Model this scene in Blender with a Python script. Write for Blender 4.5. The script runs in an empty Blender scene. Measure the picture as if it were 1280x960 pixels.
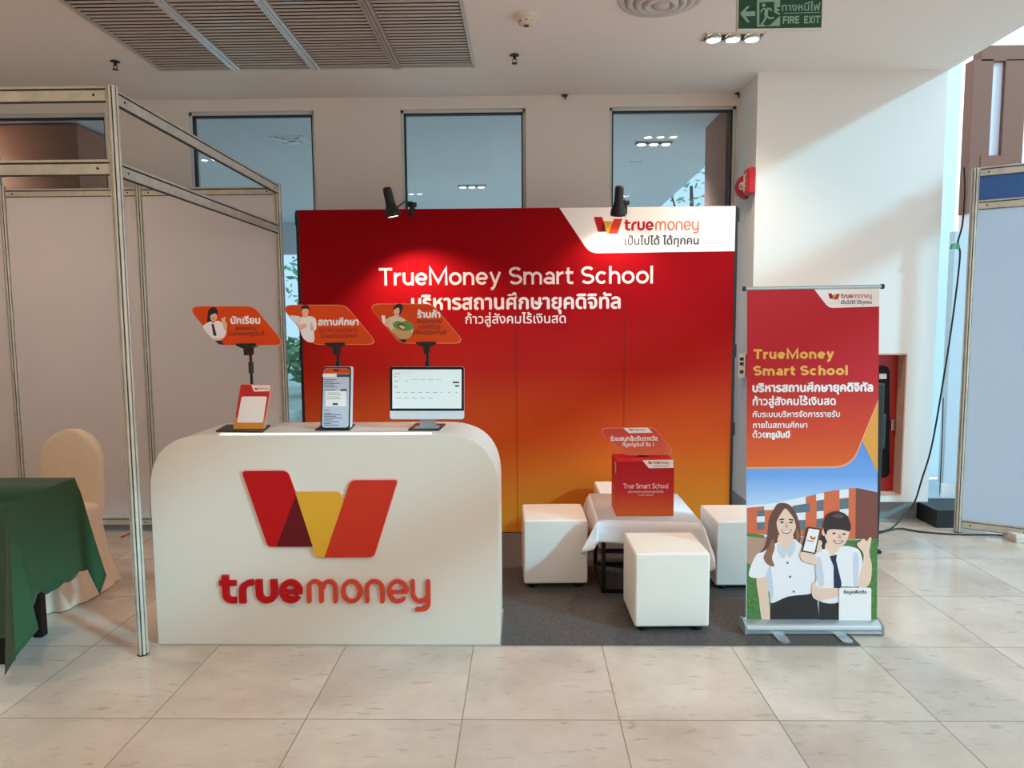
import bpy, bmesh, math, random
from mathutils import Vector, Matrix
from mathutils.geometry import tessellate_polygon

S = bpy.context.scene
COL = S.collection
random.seed(7)
PI = math.pi

# ------------------------------------------------------------------ camera
FPX, PITCH, YAW, ROLL, CAMH = 869.4, 0.08877, 0.01714, -0.00662, 1.51
def _axes():
    cp, sp = math.cos(PITCH), math.sin(PITCH)
    fw = Vector((0, cp, -sp)); up = Vector((0, sp, cp)); rt = Vector((1, 0, 0))
    cr, sr = math.cos(ROLL), math.sin(ROLL)
    rt, up = rt*cr + up*sr, up*cr - rt*sr
    rz = Matrix.Rotation(YAW, 3, 'Z')
    return rz @ rt, rz @ up, rz @ fw
RT, UP, FW = _axes()
cam_d = bpy.data.cameras.new('camera'); cam = bpy.data.objects.new('camera', cam_d); COL.objects.link(cam)
cam_d.sensor_width = 36.0; cam_d.lens = 36.0*FPX/1280.0; cam_d.clip_start = 0.05; cam_d.clip_end = 200
m4 = Matrix((RT, UP, -FW)).transposed().to_4x4(); m4.translation = Vector((0, 0, CAMH)); cam.matrix_world = m4
S.camera = cam
def ray(x, y): return RT*((x-640)/FPX) - UP*((y-480)/FPX) + FW
def P(x, y, Y):
    d = ray(x, y); t = Y/d.y; return Vector((0, 0, CAMH)) + d*t
def onfloor(x, y, z=0.0):
    d = ray(x, y); t = (z-CAMH)/d.z; return Vector((0, 0, CAMH)) + d*t

# ------------------------------------------------------------------ view, world, sun
S.view_settings.view_transform = 'Standard'
S.view_settings.look = 'None'
S.view_settings.exposure = 0.22
S.view_settings.gamma = 1.0
S.view_settings.use_curve_mapping = False
w = bpy.data.worlds.new('world'); S.world = w; w.use_nodes = True
bg = w.node_tree.nodes['Background']
SKY_COL = (0.80, 0.92, 1.0, 1); SKY_STR = 1.45
bg.inputs[0].default_value = SKY_COL; bg.inputs[1].default_value = SKY_STR
sun_d = bpy.data.lights.new('sun', 'SUN'); sun_d.energy = 2.0; sun_d.color = (0.28, 0.77, 1.0); sun_d.angle = math.radians(4)
sun = bpy.data.objects.new('sun', sun_d); COL.objects.link(sun)
sun.rotation_euler = Vector((-0.75, 0.50, -0.40)).to_track_quat('-Z', 'Y').to_euler()
S.cycles.max_bounces = 8; S.cycles.diffuse_bounces = 5; S.cycles.glossy_bounces = 4; S.cycles.transparent_max_bounces = 12
S.cycles.sample_clamp_indirect = 6.0
LAMP_W = 21.0        # each ceiling downlight
BOOTH_W = 26.0       # each backdrop spot lamp

# ------------------------------------------------------------------ materials
def lin(h):
    h = h.lstrip('#'); r = []
    for i in (0, 2, 4):
        v = int(h[i:i+2], 16)/255.0
        r.append(v/12.92 if v <= 0.04045 else ((v+0.055)/1.055)**2.4)
    return (*r, 1.0)
MATS = {}
def mat(name, hexc, rough=0.5, metal=0.0, emit=None, emit_s=0.0, coat=0.0, noise=0.0, nscale=20.0, bump=0.0, bscale=60.0, spec=None, sheen=0.0):
    if name in MATS: return MATS[name]
    m = bpy.data.materials.new(name); m.use_nodes = True; nt = m.node_tree; b = nt.nodes['Principled BSDF']
    c = lin(hexc); b.inputs['Base Color'].default_value = c
    b.inputs['Roughness'].default_value = rough; b.inputs['Metallic'].default_value = metal
    if coat: b.inputs['Coat Weight'].default_value = coat; b.inputs['Coat Roughness'].default_value = 0.08
    if spec is not None: b.inputs['Specular IOR Level'].default_value = spec
    if sheen: b.inputs['Sheen Weight'].default_value = sheen
    if emit: b.inputs['Emission Color'].default_value = lin(emit); b.inputs['Emission Strength'].default_value = emit_s
    if noise or bump:
        tc = nt.nodes.new('ShaderNodeTexCoord')
    if noise:
        n = nt.nodes.new('ShaderNodeTexNoise'); n.inputs['Scale'].default_value = nscale; n.inputs['Detail'].default_value = 6
        nt.links.new(tc.outputs['Object'], n.inputs['Vector'])
        r = nt.nodes.new('ShaderNodeValToRGB')
        r.color_ramp.elements[0].position = 0.3; r.color_ramp.elements[1].position = 0.7
        r.color_ramp.elements[0].color = (*[x*(1-noise) for x in c[:3]], 1)
        r.color_ramp.elements[1].color = (*[min(1, x*(1+noise)) for x in c[:3]], 1)
        nt.links.new(n.outputs['Fac'], r.inputs['Fac']); nt.links.new(r.outputs['Color'], b.inputs['Base Color'])
    if bump:
        n2 = nt.nodes.new('ShaderNodeTexNoise'); n2.inputs['Scale'].default_value = bscale; n2.inputs['Detail'].default_value = 4
        nt.links.new(tc.outputs['Object'], n2.inputs['Vector'])
        bp = nt.nodes.new('ShaderNodeBump'); bp.inputs['Strength'].default_value = bump; bp.inputs['Distance'].default_value = 0.01
        nt.links.new(n2.outputs['Fac'], bp.inputs['Height']); nt.links.new(bp.outputs['Normal'], b.inputs['Normal'])
    MATS[name] = m
    return m
def grad_mat(name, stops, axis, lo, hi, rough=0.45, seams=None, axis2=None, tilt=0.0, coat=0.0, spec=0.5):
    """printed colour gradient along a local axis between lo and hi"""
    if name in MATS: return MATS[name]
    m = bpy.data.materials.new(name); m.use_nodes = True; nt = m.node_tree; b = nt.nodes['Principled BSDF']
    b.inputs['Roughness'].default_value = rough
    if coat: b.inputs['Coat Weight'].default_value = coat
    b.inputs['Specular IOR Level'].default_value = spec
    tc = nt.nodes.new('ShaderNodeTexCoord'); sp = nt.nodes.new('ShaderNodeSeparateXYZ')
    nt.links.new(tc.outputs['Object'], sp.inputs[0])
    src = sp.outputs[axis]
    if tilt:
        a = nt.nodes.new('ShaderNodeMath'); a.operation = 'MULTIPLY_ADD'; a.inputs[1].default_value = tilt
        nt.links.new(sp.outputs[axis2], a.inputs[0]); nt.links.new(src, a.inputs[2]); src = a.outputs[0]
    mr = nt.nodes.new('ShaderNodeMapRange'); mr.inputs[1].default_value = lo; mr.inputs[2].default_value = hi
    nt.links.new(src, mr.inputs[0])
    r = nt.nodes.new('ShaderNodeValToRGB'); els = r.color_ramp.elements
    while len(els) < len(stops): els.new(0.5)
    for e, (p, h) in zip(els, stops): e.position = p; e.color = lin(h)
    nt.links.new(mr.outputs[0], r.inputs[0]); nt.links.new(r.outputs[0], b.inputs['Base Color'])
    MATS[name] = m
    return m
def floor_mat():
    m = bpy.data.materials.new('polished_marble_tile'); m.use_nodes = True; nt = m.node_tree; b = nt.nodes['Principled BSDF']
    L = nt.links.new; N = nt.nodes.new
    g = N('ShaderNodeNewGeometry'); sp = N('ShaderNodeSeparateXYZ'); L(g.outputs['Position'], sp.inputs[0])
    def math_(op, a, bb=None):
        n = N('ShaderNodeMath'); n.operation = op
        for k, v in enumerate((a, bb)):
            if v is None: continue
            if isinstance(v, (int, float)): n.inputs[k].default_value = v
            else: L(v, n.inputs[k])
        return n.outputs[0]
    ux = math_('DIVIDE', math_('SUBTRACT', sp.outputs[0], -0.242), 0.6)
    uy = math_('DIVIDE', math_('SUBTRACT', sp.outputs[1], 3.127), 0.6)
    def edge(u):
        fr = math_('FRACT', u); return math_('MINIMUM', fr, math_('SUBTRACT', 1.0, fr))
    d = math_('MINIMUM', edge(ux), edge(uy))
    grout = math_('LESS_THAN', d, 0.0035)
    ids = N('ShaderNodeCombineXYZ'); L(math_('FLOOR', ux), ids.inputs[0]); L(math_('FLOOR', uy), ids.inputs[1])
    wn = N('ShaderNodeTexWhiteNoise'); wn.noise_dimensions = '2D'; L(ids.outputs[0], wn.inputs['Vector'])
    # cloudy marble, offset per tile
    off = N('ShaderNodeVectorMath'); off.operation = 'MULTIPLY_ADD'
    L(wn.outputs['Color'], off.inputs[0]); off.inputs[1].default_value = (7, 7, 7); L(g.outputs['Position'], off.inputs[2])
    n1 = N('ShaderNodeTexNoise'); n1.inputs['Scale'].default_value = 2.2; n1.inputs['Detail'].default_value = 8; n1.inputs['Roughness'].default_value = .62
    L(off.outputs[0], n1.inputs['Vector'])
    cr = N('ShaderNodeValToRGB'); cr.color_ramp.elements[0].position = .28; cr.color_ramp.elements[1].position = .72
    cr.color_ramp.elements[0].color = lin('#b9ab9d'); cr.color_ramp.elements[1].color = lin('#dbcfc3'); L(n1.outputs['Fac'], cr.inputs[0])
    # short grey veins running diagonally
    mp = N('ShaderNodeMapping'); mp.inputs['Rotation'].default_value = (0, 0, math.radians(-30)); mp.inputs['Scale'].default_value = (4.6, 17, 1)
    L(off.outputs[0], mp.inputs[0])
    n2 = N('ShaderNodeTexNoise'); n2.inputs['Scale'].default_value = 2.0; n2.inputs['Detail'].default_value = 7; n2.inputs['Roughness'].default_value = .66
    n2.inputs['Distortion'].default_value = .5; L(mp.outputs[0], n2.inputs['Vector'])
    vr = N('ShaderNodeValToRGB'); vr.color_ramp.elements[0].position = .58; vr.color_ramp.elements[1].position = .74
    L(n2.outputs['Fac'], vr.inputs[0])
    mx = N('ShaderNodeMixRGB'); mx.inputs[2].default_value = lin('#8b8379'); L(cr.outputs[0], mx.inputs[1])
    L(math_('MULTIPLY', vr.outputs[0], .75), mx.inputs[0])
    tv = N('ShaderNodeMixRGB'); tv.blend_type = 'MULTIPLY'; tv.inputs[0].default_value = 1
    mr = N('ShaderNodeMapRange'); mr.inputs[3].default_value = .93; mr.inputs[4].default_value = 1.04; L(wn.outputs['Value'], mr.inputs[0])
    L(mx.outputs[0], tv.inputs[1]); L(mr.outputs[0], tv.inputs[2])
    gm = N('ShaderNodeMixRGB'); gm.inputs[2].default_value = lin('#8f7f6e'); L(tv.outputs[0], gm.inputs[1]); L(grout, gm.inputs[0])
    L(gm.outputs[0], b.inputs['Base Color'])
    ro = N('ShaderNodeMapRange'); ro.inputs[3].default_value = .10; ro.inputs[4].default_value = .22; L(n1.outputs['Fac'], ro.inputs[0])
    L(ro.outputs[0], b.inputs['Roughness'])
    return m
def glass_mat(name, tint, refl=0.07):
    if name in MATS: return MATS[name]
    m = bpy.data.materials.new(name); m.use_nodes = True; nt = m.node_tree; nt.nodes.remove(nt.nodes['Principled BSDF'])
    t = nt.nodes.new('ShaderNodeBsdfTransparent'); t.inputs[0].default_value = lin(tint)
    g = nt.nodes.new('ShaderNodeBsdfGlossy'); g.inputs['Roughness'].default_value = 0.02
    x = nt.nodes.new('ShaderNodeMixShader'); x.inputs[0].default_value = refl
    nt.links.new(t.outputs[0], x.inputs[1]); nt.links.new(g.outputs[0], x.inputs[2])
    nt.links.new(x.outputs[0], nt.nodes['Material Output'].inputs[0]); MATS[name] = m
    return m

WALL = mat('wall_paint', '#e3dad1', .85, bump=.05, bscale=90)
CEIL = mat('ceiling_paint', '#eae2dd', .9)
COLUMN = mat('column_paint', '#e6e2de', .8)
ALU = mat('brushed_aluminium', '#cdc7ba', .38, .35, noise=.12, nscale=14)
ALU_DK = mat('aluminium_groove_shade', '#3b3733', .6, .3)  # dark tone puts groove shade into the colour; lock screws share it
PANEL = mat('white_laminate_panel', '#d6d0d2', .55, noise=.02, nscale=3)
PANEL_SKY_TINT = mat('white_panel_sky_tint', '#c3dffc', .5)  # white panel with the blue of the skylight put into its colour
FASCIA = mat('blue_fascia', '#2f5f9c', .5)
BLACK = mat('black_plastic', '#141313', .45)
BLACK_MT = mat('black_metal', '#1c1a19', .4, .5)
WHITE = mat('white_gloss_paint', '#e2dad0', .42)
WHITE_EMISSIVE_EDGE = mat('emissive_edge_strip', '#f7f5f2', .3, emit='#fffaf2', emit_s=.9)  # emission added so the counter's front edge reads bright white
INK_W = mat('white_print', '#f3ecea', .5)
INK_K = mat('dark_print', '#3a2a28', .6)
INK_RED = mat('logo_red', '#b8060c', .6, spec=.25)
INK_ORANGE = mat('logo_orange', '#c8301a', .6, spec=.25)
INK_YEL = mat('logo_yellow', '#dc9f2c', .6, spec=.25)
INK_MAROON = mat('logo_maroon', '#620a10', .6, spec=.25)
SIGN_OR = mat('sign_orange', '#da4715', .6, spec=.2)
LEATHER = mat('white_leatherette', '#ece4da', .45, bump=.06, bscale=220)
CLOTH_W = mat('white_table_linen', '#e6e0e2', .85, bump=.12, bscale=140, sheen=.1)
CLOTH_G = mat('green_table_cloth', '#264d2c', .85, bump=.15, bscale=160, sheen=.08)
CLOTH_C = mat('ivory_chair_cover', '#ead2b8', .85, bump=.35, bscale=16, sheen=.1)
CARPET = mat('dark_grey_carpet', '#57514f', .95, noise=.28, nscale=80, bump=.5, bscale=400)
RED = mat('red_enamel', '#b3151c', .35)
RED_DK = mat('deep_red_enamel', '#b02216', .45)
CHROME = mat('chrome', '#c9c9c9', .2, 1)
GREEN = mat('exit_sign_green', '#0b4a30', .5)
EXIT_INK = mat('exit_sign_ink', '#8fae9c', .5)
IVORY = mat('ivory_plastic', '#d9cbb8', .5)
BROWN = mat('brown_stone', '#b87c62', .8, noise=.06, nscale=5)
BROWN_FR = mat('brown_window_frame', '#74452f', .5)
FRAME_W = mat('white_window_frame', '#c9ccca', .5)
FRAME_GAP = mat('dark_window_gasket', '#20242a', .6)
SLAT = mat('grille_slat', '#c4b6ad', .5, .1)
SILVER = mat('silver_anodised', '#b9c2c6', .3, .7)

# ------------------------------------------------------------------ mesh building
class MB:
    def __init__(self): self.v = []; self.f = []; self.smooth = []
    def add(self, vs, fs, smooth=False):
        o = len(self.v); self.v += [Vector(p) for p in vs]
        for f in fs: self.f.append([i+o for i in f]); self.smooth.append(smooth)
        return self
    def box(self, lo, hi, bevel=0.0, rot=None, seg=2, smooth=None):
        lo = Vector(lo); hi = Vector(hi); c = (lo+hi)/2; s = hi-lo
        bm = bmesh.new(); bmesh.ops.create_cube(bm, size=1.0)
        for v in bm.verts: v.co = Vector((v.co.x*s.x, v.co.y*s.y, v.co.z*s.z))
        if bevel: bmesh.ops.bevel(bm, geom=list(bm.edges), offset=bevel, segments=seg, profile=.5, affect='EDGES')
        mt = rot if rot else Matrix.Identity(3)
        bm.verts.index_update()
        self.add([mt @ v.co + c for v in bm.verts], [[v.index for v in f.verts] for f in bm.faces], bool(smooth))
        bm.free(); return self
    def bar(self, a, b, wdt, h, bevel=0.0, up=(0, 0, 1)):
        a = Vector(a); b = Vector(b); d = b-a; L = d.length; z = Vector(up)
        x = d.normalized(); y = z.cross(x).normalized(); z = x.cross(y)
        m = MB().box((-L/2, -wdt/2, -h/2), (L/2, wdt/2, h/2), bevel)
        R = Matrix((x, y, z)).transposed(); c = (a+b)/2
        self.add([R @ p + c for p in m.v], m.f); return self
    def tube(self, pts, r, n=10, cap=True):
        pts = [Vector(p) for p in pts]; rs = r if isinstance(r, (list, tuple)) else [r]*len(pts)
        rings = []; ref = None
        for i, p in enumerate(pts):
            t = (pts[min(i+1, len(pts)-1)]-pts[max(i-1, 0)]).normalized()
            if ref is None: ref = t.orthogonal().normalized()
            ref = (ref - t*ref.dot(t))
            if ref.length < 1e-6: ref = t.orthogonal()
            ref.normalize()
            bi = t.cross(ref)
            rings.append([p + (ref*math.cos(2*PI*k/n) + bi*math.sin(2*PI*k/n))*rs[i] for k in range(n)])
        vs = [q for rg in rings for q in rg]; fs = []
        for i in range(len(pts)-1):
            for k in range(n): fs.append([i*n+k, i*n+(k+1) % n, (i+1)*n+(k+1) % n, (i+1)*n+k])
        self.add(vs, fs, True)
        if cap:
            self.add(rings[0], [list(range(n))[::-1]]); self.add(rings[-1], [list(range(n))])
        return self
    def lathe(self, prof, n=32, c=(0, 0, 0), R=None):
        vs = []; fs = []; c = Vector(c)
        for (r, z) in prof:
            for k in range(n):
                q = Vector((r*math.cos(2*PI*k/n), r*math.sin(2*PI*k/n), z)); vs.append((R @ q if R else q)+c)
        for i in range(len(prof)-1):
            for k in range(n): fs.append([i*n+k, i*n+(k+1) % n, (i+1)*n+(k+1) % n, (i+1)*n+k])
        self.add(vs, fs, True); return self
    def prism(self, pts, fmap, d0, d1, smooth_side=False):
        """2-D polygon pts, fmap(u,v,d)->3D, between depth d0 (back) and d1 (front)"""
        n = len(pts); A = [fmap(u, v, d0) for u, v in pts]; B = [fmap(u, v, d1) for u, v in pts]
        tr = tessellate_polygon([[Vector((u, v, 0)) for u, v in pts]])
        self.add(A, [list(t) for t in tr]); self.add(B, [list(t) for t in tr])
        self.add(A+B, [[i, (i+1) % n, n+(i+1) % n, n+i] for i in range(n)], smooth_side); return self
    def flat(self, pts, fmap, d):
        tr = tessellate_polygon([[Vector((u, v, 0)) for u, v in pts]])
        self.add([fmap(u, v, d) for u, v in pts], [list(t) for t in tr]); return self
    def mesh(self, name):
        me = bpy.data.meshes.new(name); me.from_pydata([tuple(v) for v in self.v], [], self.f)
        me.polygons.foreach_set('use_smooth', self.smooth)
        bm = bmesh.new(); bm.from_mesh(me); bmesh.ops.recalc_face_normals(bm, faces=bm.faces); bm.to_mesh(me); bm.free()
        me.update(); return me
    def build(self, name, material, parent=None, world=False):
        if world and parent is not None:
            inv = parent.matrix_basis.inverted(); self.v = [inv @ v for v in self.v]
        me = self.mesh(name); me.materials.append(material)
        o = bpy.data.objects.new(name, me); COL.objects.link(o)
        if parent is not None: o.parent = parent
        return o
def thing(name, label, cat, loc=(0, 0, 0), rz=0.0, group=None):
    o = bpy.data.objects.new(name, None); COL.objects.link(o); o.empty_display_size = .1
    o.matrix_basis = Matrix.Translation(Vector(loc)) @ Matrix.Rotation(rz, 4, 'Z')
    o['label'] = label; o['category'] = cat
    if group: o['group'] = group
    return o
def tag(o, label, cat, group=None):
    o['label'] = label; o['category'] = cat
    if group: o['group'] = group
    return o
def struct(name, mb, material, parent=None):
    o = mb.build(name, material, parent)
    if parent is None: o['kind'] = 'structure'
    return o
def auto_smooth(o, ang=35):
    me = o.data; bm = bmesh.new(); bm.from_mesh(me); bmesh.ops.remove_doubles(bm, verts=bm.verts, dist=1e-5)
    for e in bm.edges:
        if len(e.link_faces) == 2 and e.calc_face_angle(0) > math.radians(ang): e.smooth = False
    for f in bm.faces: f.smooth = True
    bm.to_mesh(me); bm.free(); return o
def copy_thing(o, loc, rz=None, label=None):
    c = o.copy(); COL.objects.link(c)
    m = Matrix.Translation(Vector(loc)) @ Matrix.Rotation(rz or 0.0, 4, 'Z'); c.matrix_basis = m
    if label: c['label'] = label
    for ch in list(o.children):
        k = ch.copy(); COL.objects.link(k); k.parent = c
        for g in list(ch.children):
            d = g.copy(); COL.objects.link(d); d.parent = k
    return c

# ------------------------------------------------------------------ 2-D shapes and lettering
def arc(cx, cy, rx, ry, a0, a1, n=10):
    return [(cx+rx*math.cos(math.radians(a0+(a1-a0)*i/n)), cy+ry*math.sin(math.radians(a0+(a1-a0)*i/n))) for i in range(n+1)]
def rounded(pts, rad, n=5):
    """polygon with rounded corners; rad is a number or one per corner"""
    out = []; N = len(pts)
    for i in range(N):
        p = Vector(pts[i]); a = Vector(pts[i-1]); b = Vector(pts[(i+1) % N]); r = rad[i] if isinstance(rad, (list, tuple)) else rad
        if r <= 0: out.append(tuple(p)); continue
        u = (a-p).normalized(); v = (b-p).normalized(); th = u.angle(v); d = min(r/math.tan(th/2), (a-p).length*.49, (b-p).length*.49)
        p0 = p+u*d; p1 = p+v*d
        for k in range(n+1):
            t = k/n; q = p0*(1-t)**2 + p*2*t*(1-t) + p1*t*t; out.append((q.x, q.y))
    return out
def smooth_poly(pts, k=4):
    out = []; N = len(pts)
    for i in range(N):
        p0, p1, p2, p3 = (Vector(pts[(i+j-1) % N]) for j in range(4))
        for s in range(k):
            t = s/k
            q = 0.5*((2*p1) + (p2-p0)*t + (2*p0-5*p1+4*p2-p3)*t*t + (3*p1-p0-3*p2+p3)*t**3); out.append((q.x, q.y))
    return out
def ellipse(cx, cy, rx, ry, n=24): return arc(cx, cy, rx, ry, 0, 360*(1-1/n), n-1)
def ribbon(mb, pts, wd, fmap, d0, d1, closed=False, round_cap=False):
    """a stroke of width wd along pts, solid between depths d0 and d1"""
    q = []
    for p in pts:
        if not q or (Vector(p)-q[-1]).length > 1e-5: q.append(Vector(p))
    n = len(q); h = wd/2; L = []; R = []
    for i in range(n):
        a = q[i-1] if (i > 0 or closed) else None; b = q[(i+1) % n] if (i < n-1 or closed) else None
        d1_ = (q[i]-a).normalized() if a is not None else None; d2_ = (b-q[i]).normalized() if b is not None else None
        if d1_ is None: d1_ = d2_
        if d2_ is None: d2_ = d1_
        t = d1_+d2_
        t = t.normalized() if t.length > 1e-6 else d1_
        nn = Vector((-t.y, t.x)); c = max(.5, nn.dot(Vector((-d1_.y, d1_.x))))
        L.append(q[i]+nn*h/c); R.append(q[i]-nn*h/c)
    m = n if closed else n-1
    solid = abs(d1-d0) > 1e-9
    F = [fmap(p.x, p.y, d1) for p in L] + [fmap(p.x, p.y, d1) for p in R]
    fs = [[i, (i+1) % n, n+(i+1) % n, n+i] for i in range(m)]
    mb.add(F, fs)
    if solid:
        for side in (L, R):
            A = [fmap(p.x, p.y, d0) for p in side] + [fmap(p.x, p.y, d1) for p in side]
            mb.add(A, [[i, (i+1) % n, n+(i+1) % n, n+i] for i in range(m)])
    if not closed:
        for e, dr in ((0, -1), (n-1, 1)):
            t = ((q[1]-q[0]) if e == 0 else (q[-1]-q[-2])).normalized()*dr
            if round_cap:
                nn = Vector((-t.y, t.x)); fan = []
                for k in range(9):
                    an = PI/2 - PI*k/8; fan.append(q[e] + t*h*math.cos(an) + nn*h*math.sin(an))
                mb.add([fmap(p.x, p.y, d1) for p in fan], [list(range(9))])
                if solid:
                    A = [fmap(p.x, p.y, d0) for p in fan]+[fmap(p.x, p.y, d1) for p in fan]
                    mb.add(A, [[i, i+1, 10+i, 9+i] for i in range(8)])
            elif solid:
                a, b = L[e], R[e]
                mb.add([fmap(a.x, a.y, d0), fmap(b.x, b.y, d0), fmap(b.x, b.y, d1), fmap(a.x, a.y, d1)], [[0, 1, 2, 3]])
def glyph(ch, w):
    h = w/2; X = .53; C = .73
    def st(*p): return (list(p), False)
    if ch == 'o': W = .55; return [(arc(W/2, X/2, W/2-h, X/2-h, 0, 345, 23), True)], W
    if ch == 'e':
        W = .53; return [(arc(W/2, X/2, W/2-h, X/2-h, 0, 318, 22), False), st((h, X/2-.005), (W-h, X/2-.005))], W
    if ch == 'c': W = .51; return [(arc(W/2, X/2, W/2-h, X/2-h, 42, 318, 20), False)], W
    if ch in 'nh':
        W = .48; r = W/2-h; top = X if ch == 'n' else C
        return [st((h, 0), (h, top)), ([(h, X-h-r-.03)]+arc(W/2, X-h-r, r, r, 180, 0, 12)+[(W-h, 0)], False)], W
    if ch == 'm':
        W = .80; r = (W-w)/4
        return [st((h, 0), (h, X)), ([(h, X-h-r-.03)]+arc(h+r, X-h-r, r, r, 180, 0, 10)+[(W/2, 0)], False), ([(W/2, X-h-r-.03)]+arc(h+3*r, X-h-r, r, r, 180, 0, 10)+[(W-h, 0)], False)], W
    if ch == 'u':
        W = .48; r = W/2-h
        return [st((W-h, 0), (W-h, X)), ([(h, X)]+arc(W/2, h+r, r, r, 180, 360, 12)+[(W-h, h+r+.03)], False)], W
    if ch == 'r':
        W = .32; return [st((h, 0), (h, X)), ([(h, .28)]+arc(W+.0, .28, W-h, X-h-.28, 180, 92, 8), False)], W
    if ch == 't':
        W = .34; x = .07+h; return [([(x, C-.05), (x, h+.09)]+arc(x+.09, h+.09, .09, .09, 180, 270, 6)+[(W, h)], False), st((0, X-h), (W, X-h))], W
    if ch == 'l': return [st((h, 0), (h, C))], w
    if ch == 'I': return [st((h, 0), (h, C))], w
    if ch == 'a':
        W = .49; r = .17
        return [([(W-h, 0), (W-h, X-h-r)]+arc(W/2+.02, X-h-r, W/2-h-.02, r, 0, 150, 12), False), (arc(W/2-.01, .155, W/2-h-.01, .155-h, 0, 345, 18), True)], W
    if ch == 'y': W = .50; return [st((h*.9, X), (W/2+.0, .03)), ([(W-h*.9, X), (W/2-.06, -.09), (W/2-.13, -.165), (.05, -.17)], False)], W
    if ch == 'S':
        W = .56; ry = (C-w)/4; rx = W/2-h; c1 = C-h-ry; c2 = h+ry
        return [(arc(W/2, c1, rx, ry, 30, 270, 16)+arc(W/2, c2, rx+.01, ry, 90, -150, 16)[1:], False)], W
    if ch == 'T': W = .58; return [st((0, C-h), (W, C-h)), st((W/2, 0), (W/2, C-h))], W
    if ch == 'M': W = .80; return [([(h, 0), (h, C-.02), (W/2, .12), (W-h, C-.02), (W-h, 0)], False)], W
    if ch == 'F': W = .46; return [st((h, 0), (h, C)), st((h, C-h), (W, C-h)), st((h, C/2-.01), (W-.05, C/2-.01))], W
    if ch == 'E': W = .48; return [st((h, 0), (h, C)), st((h, C-h), (W, C-h)), st((h, C/2), (W-.04, C/2)), st((h, h), (W, h))], W
    if ch == 'X': W = .56; return [st((h, 0), (W-h, C)), st((W-h, 0), (h, C))], W
    if ch == 'R':
        W = .52; r = (C/2-h)/2+.005
        return [st((h, 0), (h, C)), ([(h, C-h), (W-r-h, C-h)]+arc(W-r-h, C-h-r, r, r, 90, -90, 10)+[(h, C-h-2*r)], False), st((W-r-.06, C-h-2*r), (W-h, 0))], W
    return [], .21
def latin(mb, text, x0, x1, base, cap, fmap, d0, d1, weight=.1, gap=.066):
    """stroke-built lettering: cap height `cap`, from x0 to x1 along u, baseline at v=base"""
    tot = 0; gl = []
    for ch in text:
        s, W = glyph(ch, weight); gl.append((s, tot)); tot += W+gap
    tot -= gap; sy = cap/.73; sx = (x1-x0)/tot
    kk = 0
    for s, off in gl:
        for pts, closed in s:
            kk += 1
            q = MB(); lift = (kk % 4)*6e-5; ribbon(q, pts, weight, lambda u, v, d: Vector((u, v, d)), d0 if d0 != d1 else d1+lift, d1+lift, closed)
            mb.add([fmap(x0+(p.x+off)*sx, base+p.y*sy, p.z) for p in q.v], q.f)
def _area(p): return sum(p[i-1][0]*p[i][1]-p[i][0]*p[i-1][1] for i in range(len(p)))/2
def _inside(pt, poly):
    c = False; x, y = pt
    for i in range(len(poly)):
        (x1, y1), (x2, y2) = poly[i-1], poly[i]
        if (y1 > y) != (y2 > y) and x < (x2-x1)*(y-y1)/(y2-y1)+x1: c = not c
    return c
_TX = {}
def text_polys(text, res=4):
    """outlines of a line of text in the built-in font as triangles (non-zero winding)"""
    if text in _TX: return _TX[text]
    cu = bpy.data.curves.new('lettering_source', 'FONT'); cu.body = text
    ob = bpy.data.objects.new('lettering_source', cu); COL.objects.link(ob)
    dg = bpy.context.evaluated_depsgraph_get(); dg.update(); ev = ob.evaluated_get(dg)
    cc = ev.to_curve(dg); loops = []
    for sp in cc.splines:
        bp = sp.bezier_points; n = len(bp); lp = []
        if n < 3 and n < 2: continue
        for i in range(n):
            a = bp[i]; b = bp[(i+1) % n]; p0, p1, p2, p3 = a.co, a.handle_right, b.handle_left, b.co
            straight = (p1-p0).cross(p3-p0).length < 1e-5 and (p2-p0).cross(p3-p0).length < 1e-5
            for k in range(1 if straight else res):
                t = k/res; q = p0*(1-t)**3+p1*3*t*(1-t)**2+p2*3*t*t*(1-t)+p3*t**3; lp.append((q.x, q.y))
        if len(lp) > 2: loops.append(lp)
    ev.to_curve_clear()
    bpy.data.objects.remove(ob); bpy.data.curves.remove(cu)
    if not loops: return []
    big = max(loops, key=lambda l: abs(_area(l))); sgn = 1 if _area(big) > 0 else -1
    outs = [l for l in loops if _area(l)*sgn > 0]; holes = [l for l in loops if _area(l)*sgn <= 0]
    outs += [h for h in holes if not any(_inside(h[0], o) for o in outs)]
    tris = []
    for oi, o in enumerate(outs):
        hs = [h for h in holes if _inside(h[0], o) and abs(_area(h)) < abs(_area(o))]
        polys = [[Vector((x, y, 0)) for x, y in l] for l in [o]+hs]; allp = [p for l in polys for p in l]
        for t in tessellate_polygon(polys): tris.append([(allp[i].x, allp[i].y, (oi % 4)*2.5e-5) for i in t])
    xs = [p[0] for t in tris for p in t]; ys = [p[1] for t in tris for p in t]
    _TX[text] = (tris, min(xs), max(xs)); return _TX[text]
def thai(mb, text, x0, x1, base, fmap, d, bold=0.0, size=None):
    """a line of text fitted between x0 and x1; height follows unless size (units per em) is given"""
    r = text_polys(text)
    if not r: return
    tris, lo, hi = r; sx = (x1-x0)/(hi-lo); sy = size if size else sx
    for sk, (ox, oy) in enumerate([(0, 0)] if not bold else [(0, 0), (bold, 0), (-bold, 0), (0, bold), (0, -bold)]):
        vs = []; fs = []
        for t in tris:
            k = len(vs); vs += [fmap(x0+(x-lo)*sx+ox, base+y*sy+oy, d+e+sk*1e-4) for x, y, e in t]; fs.append([k, k+1, k+2])
        mb.add(vs, fs)
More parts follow.
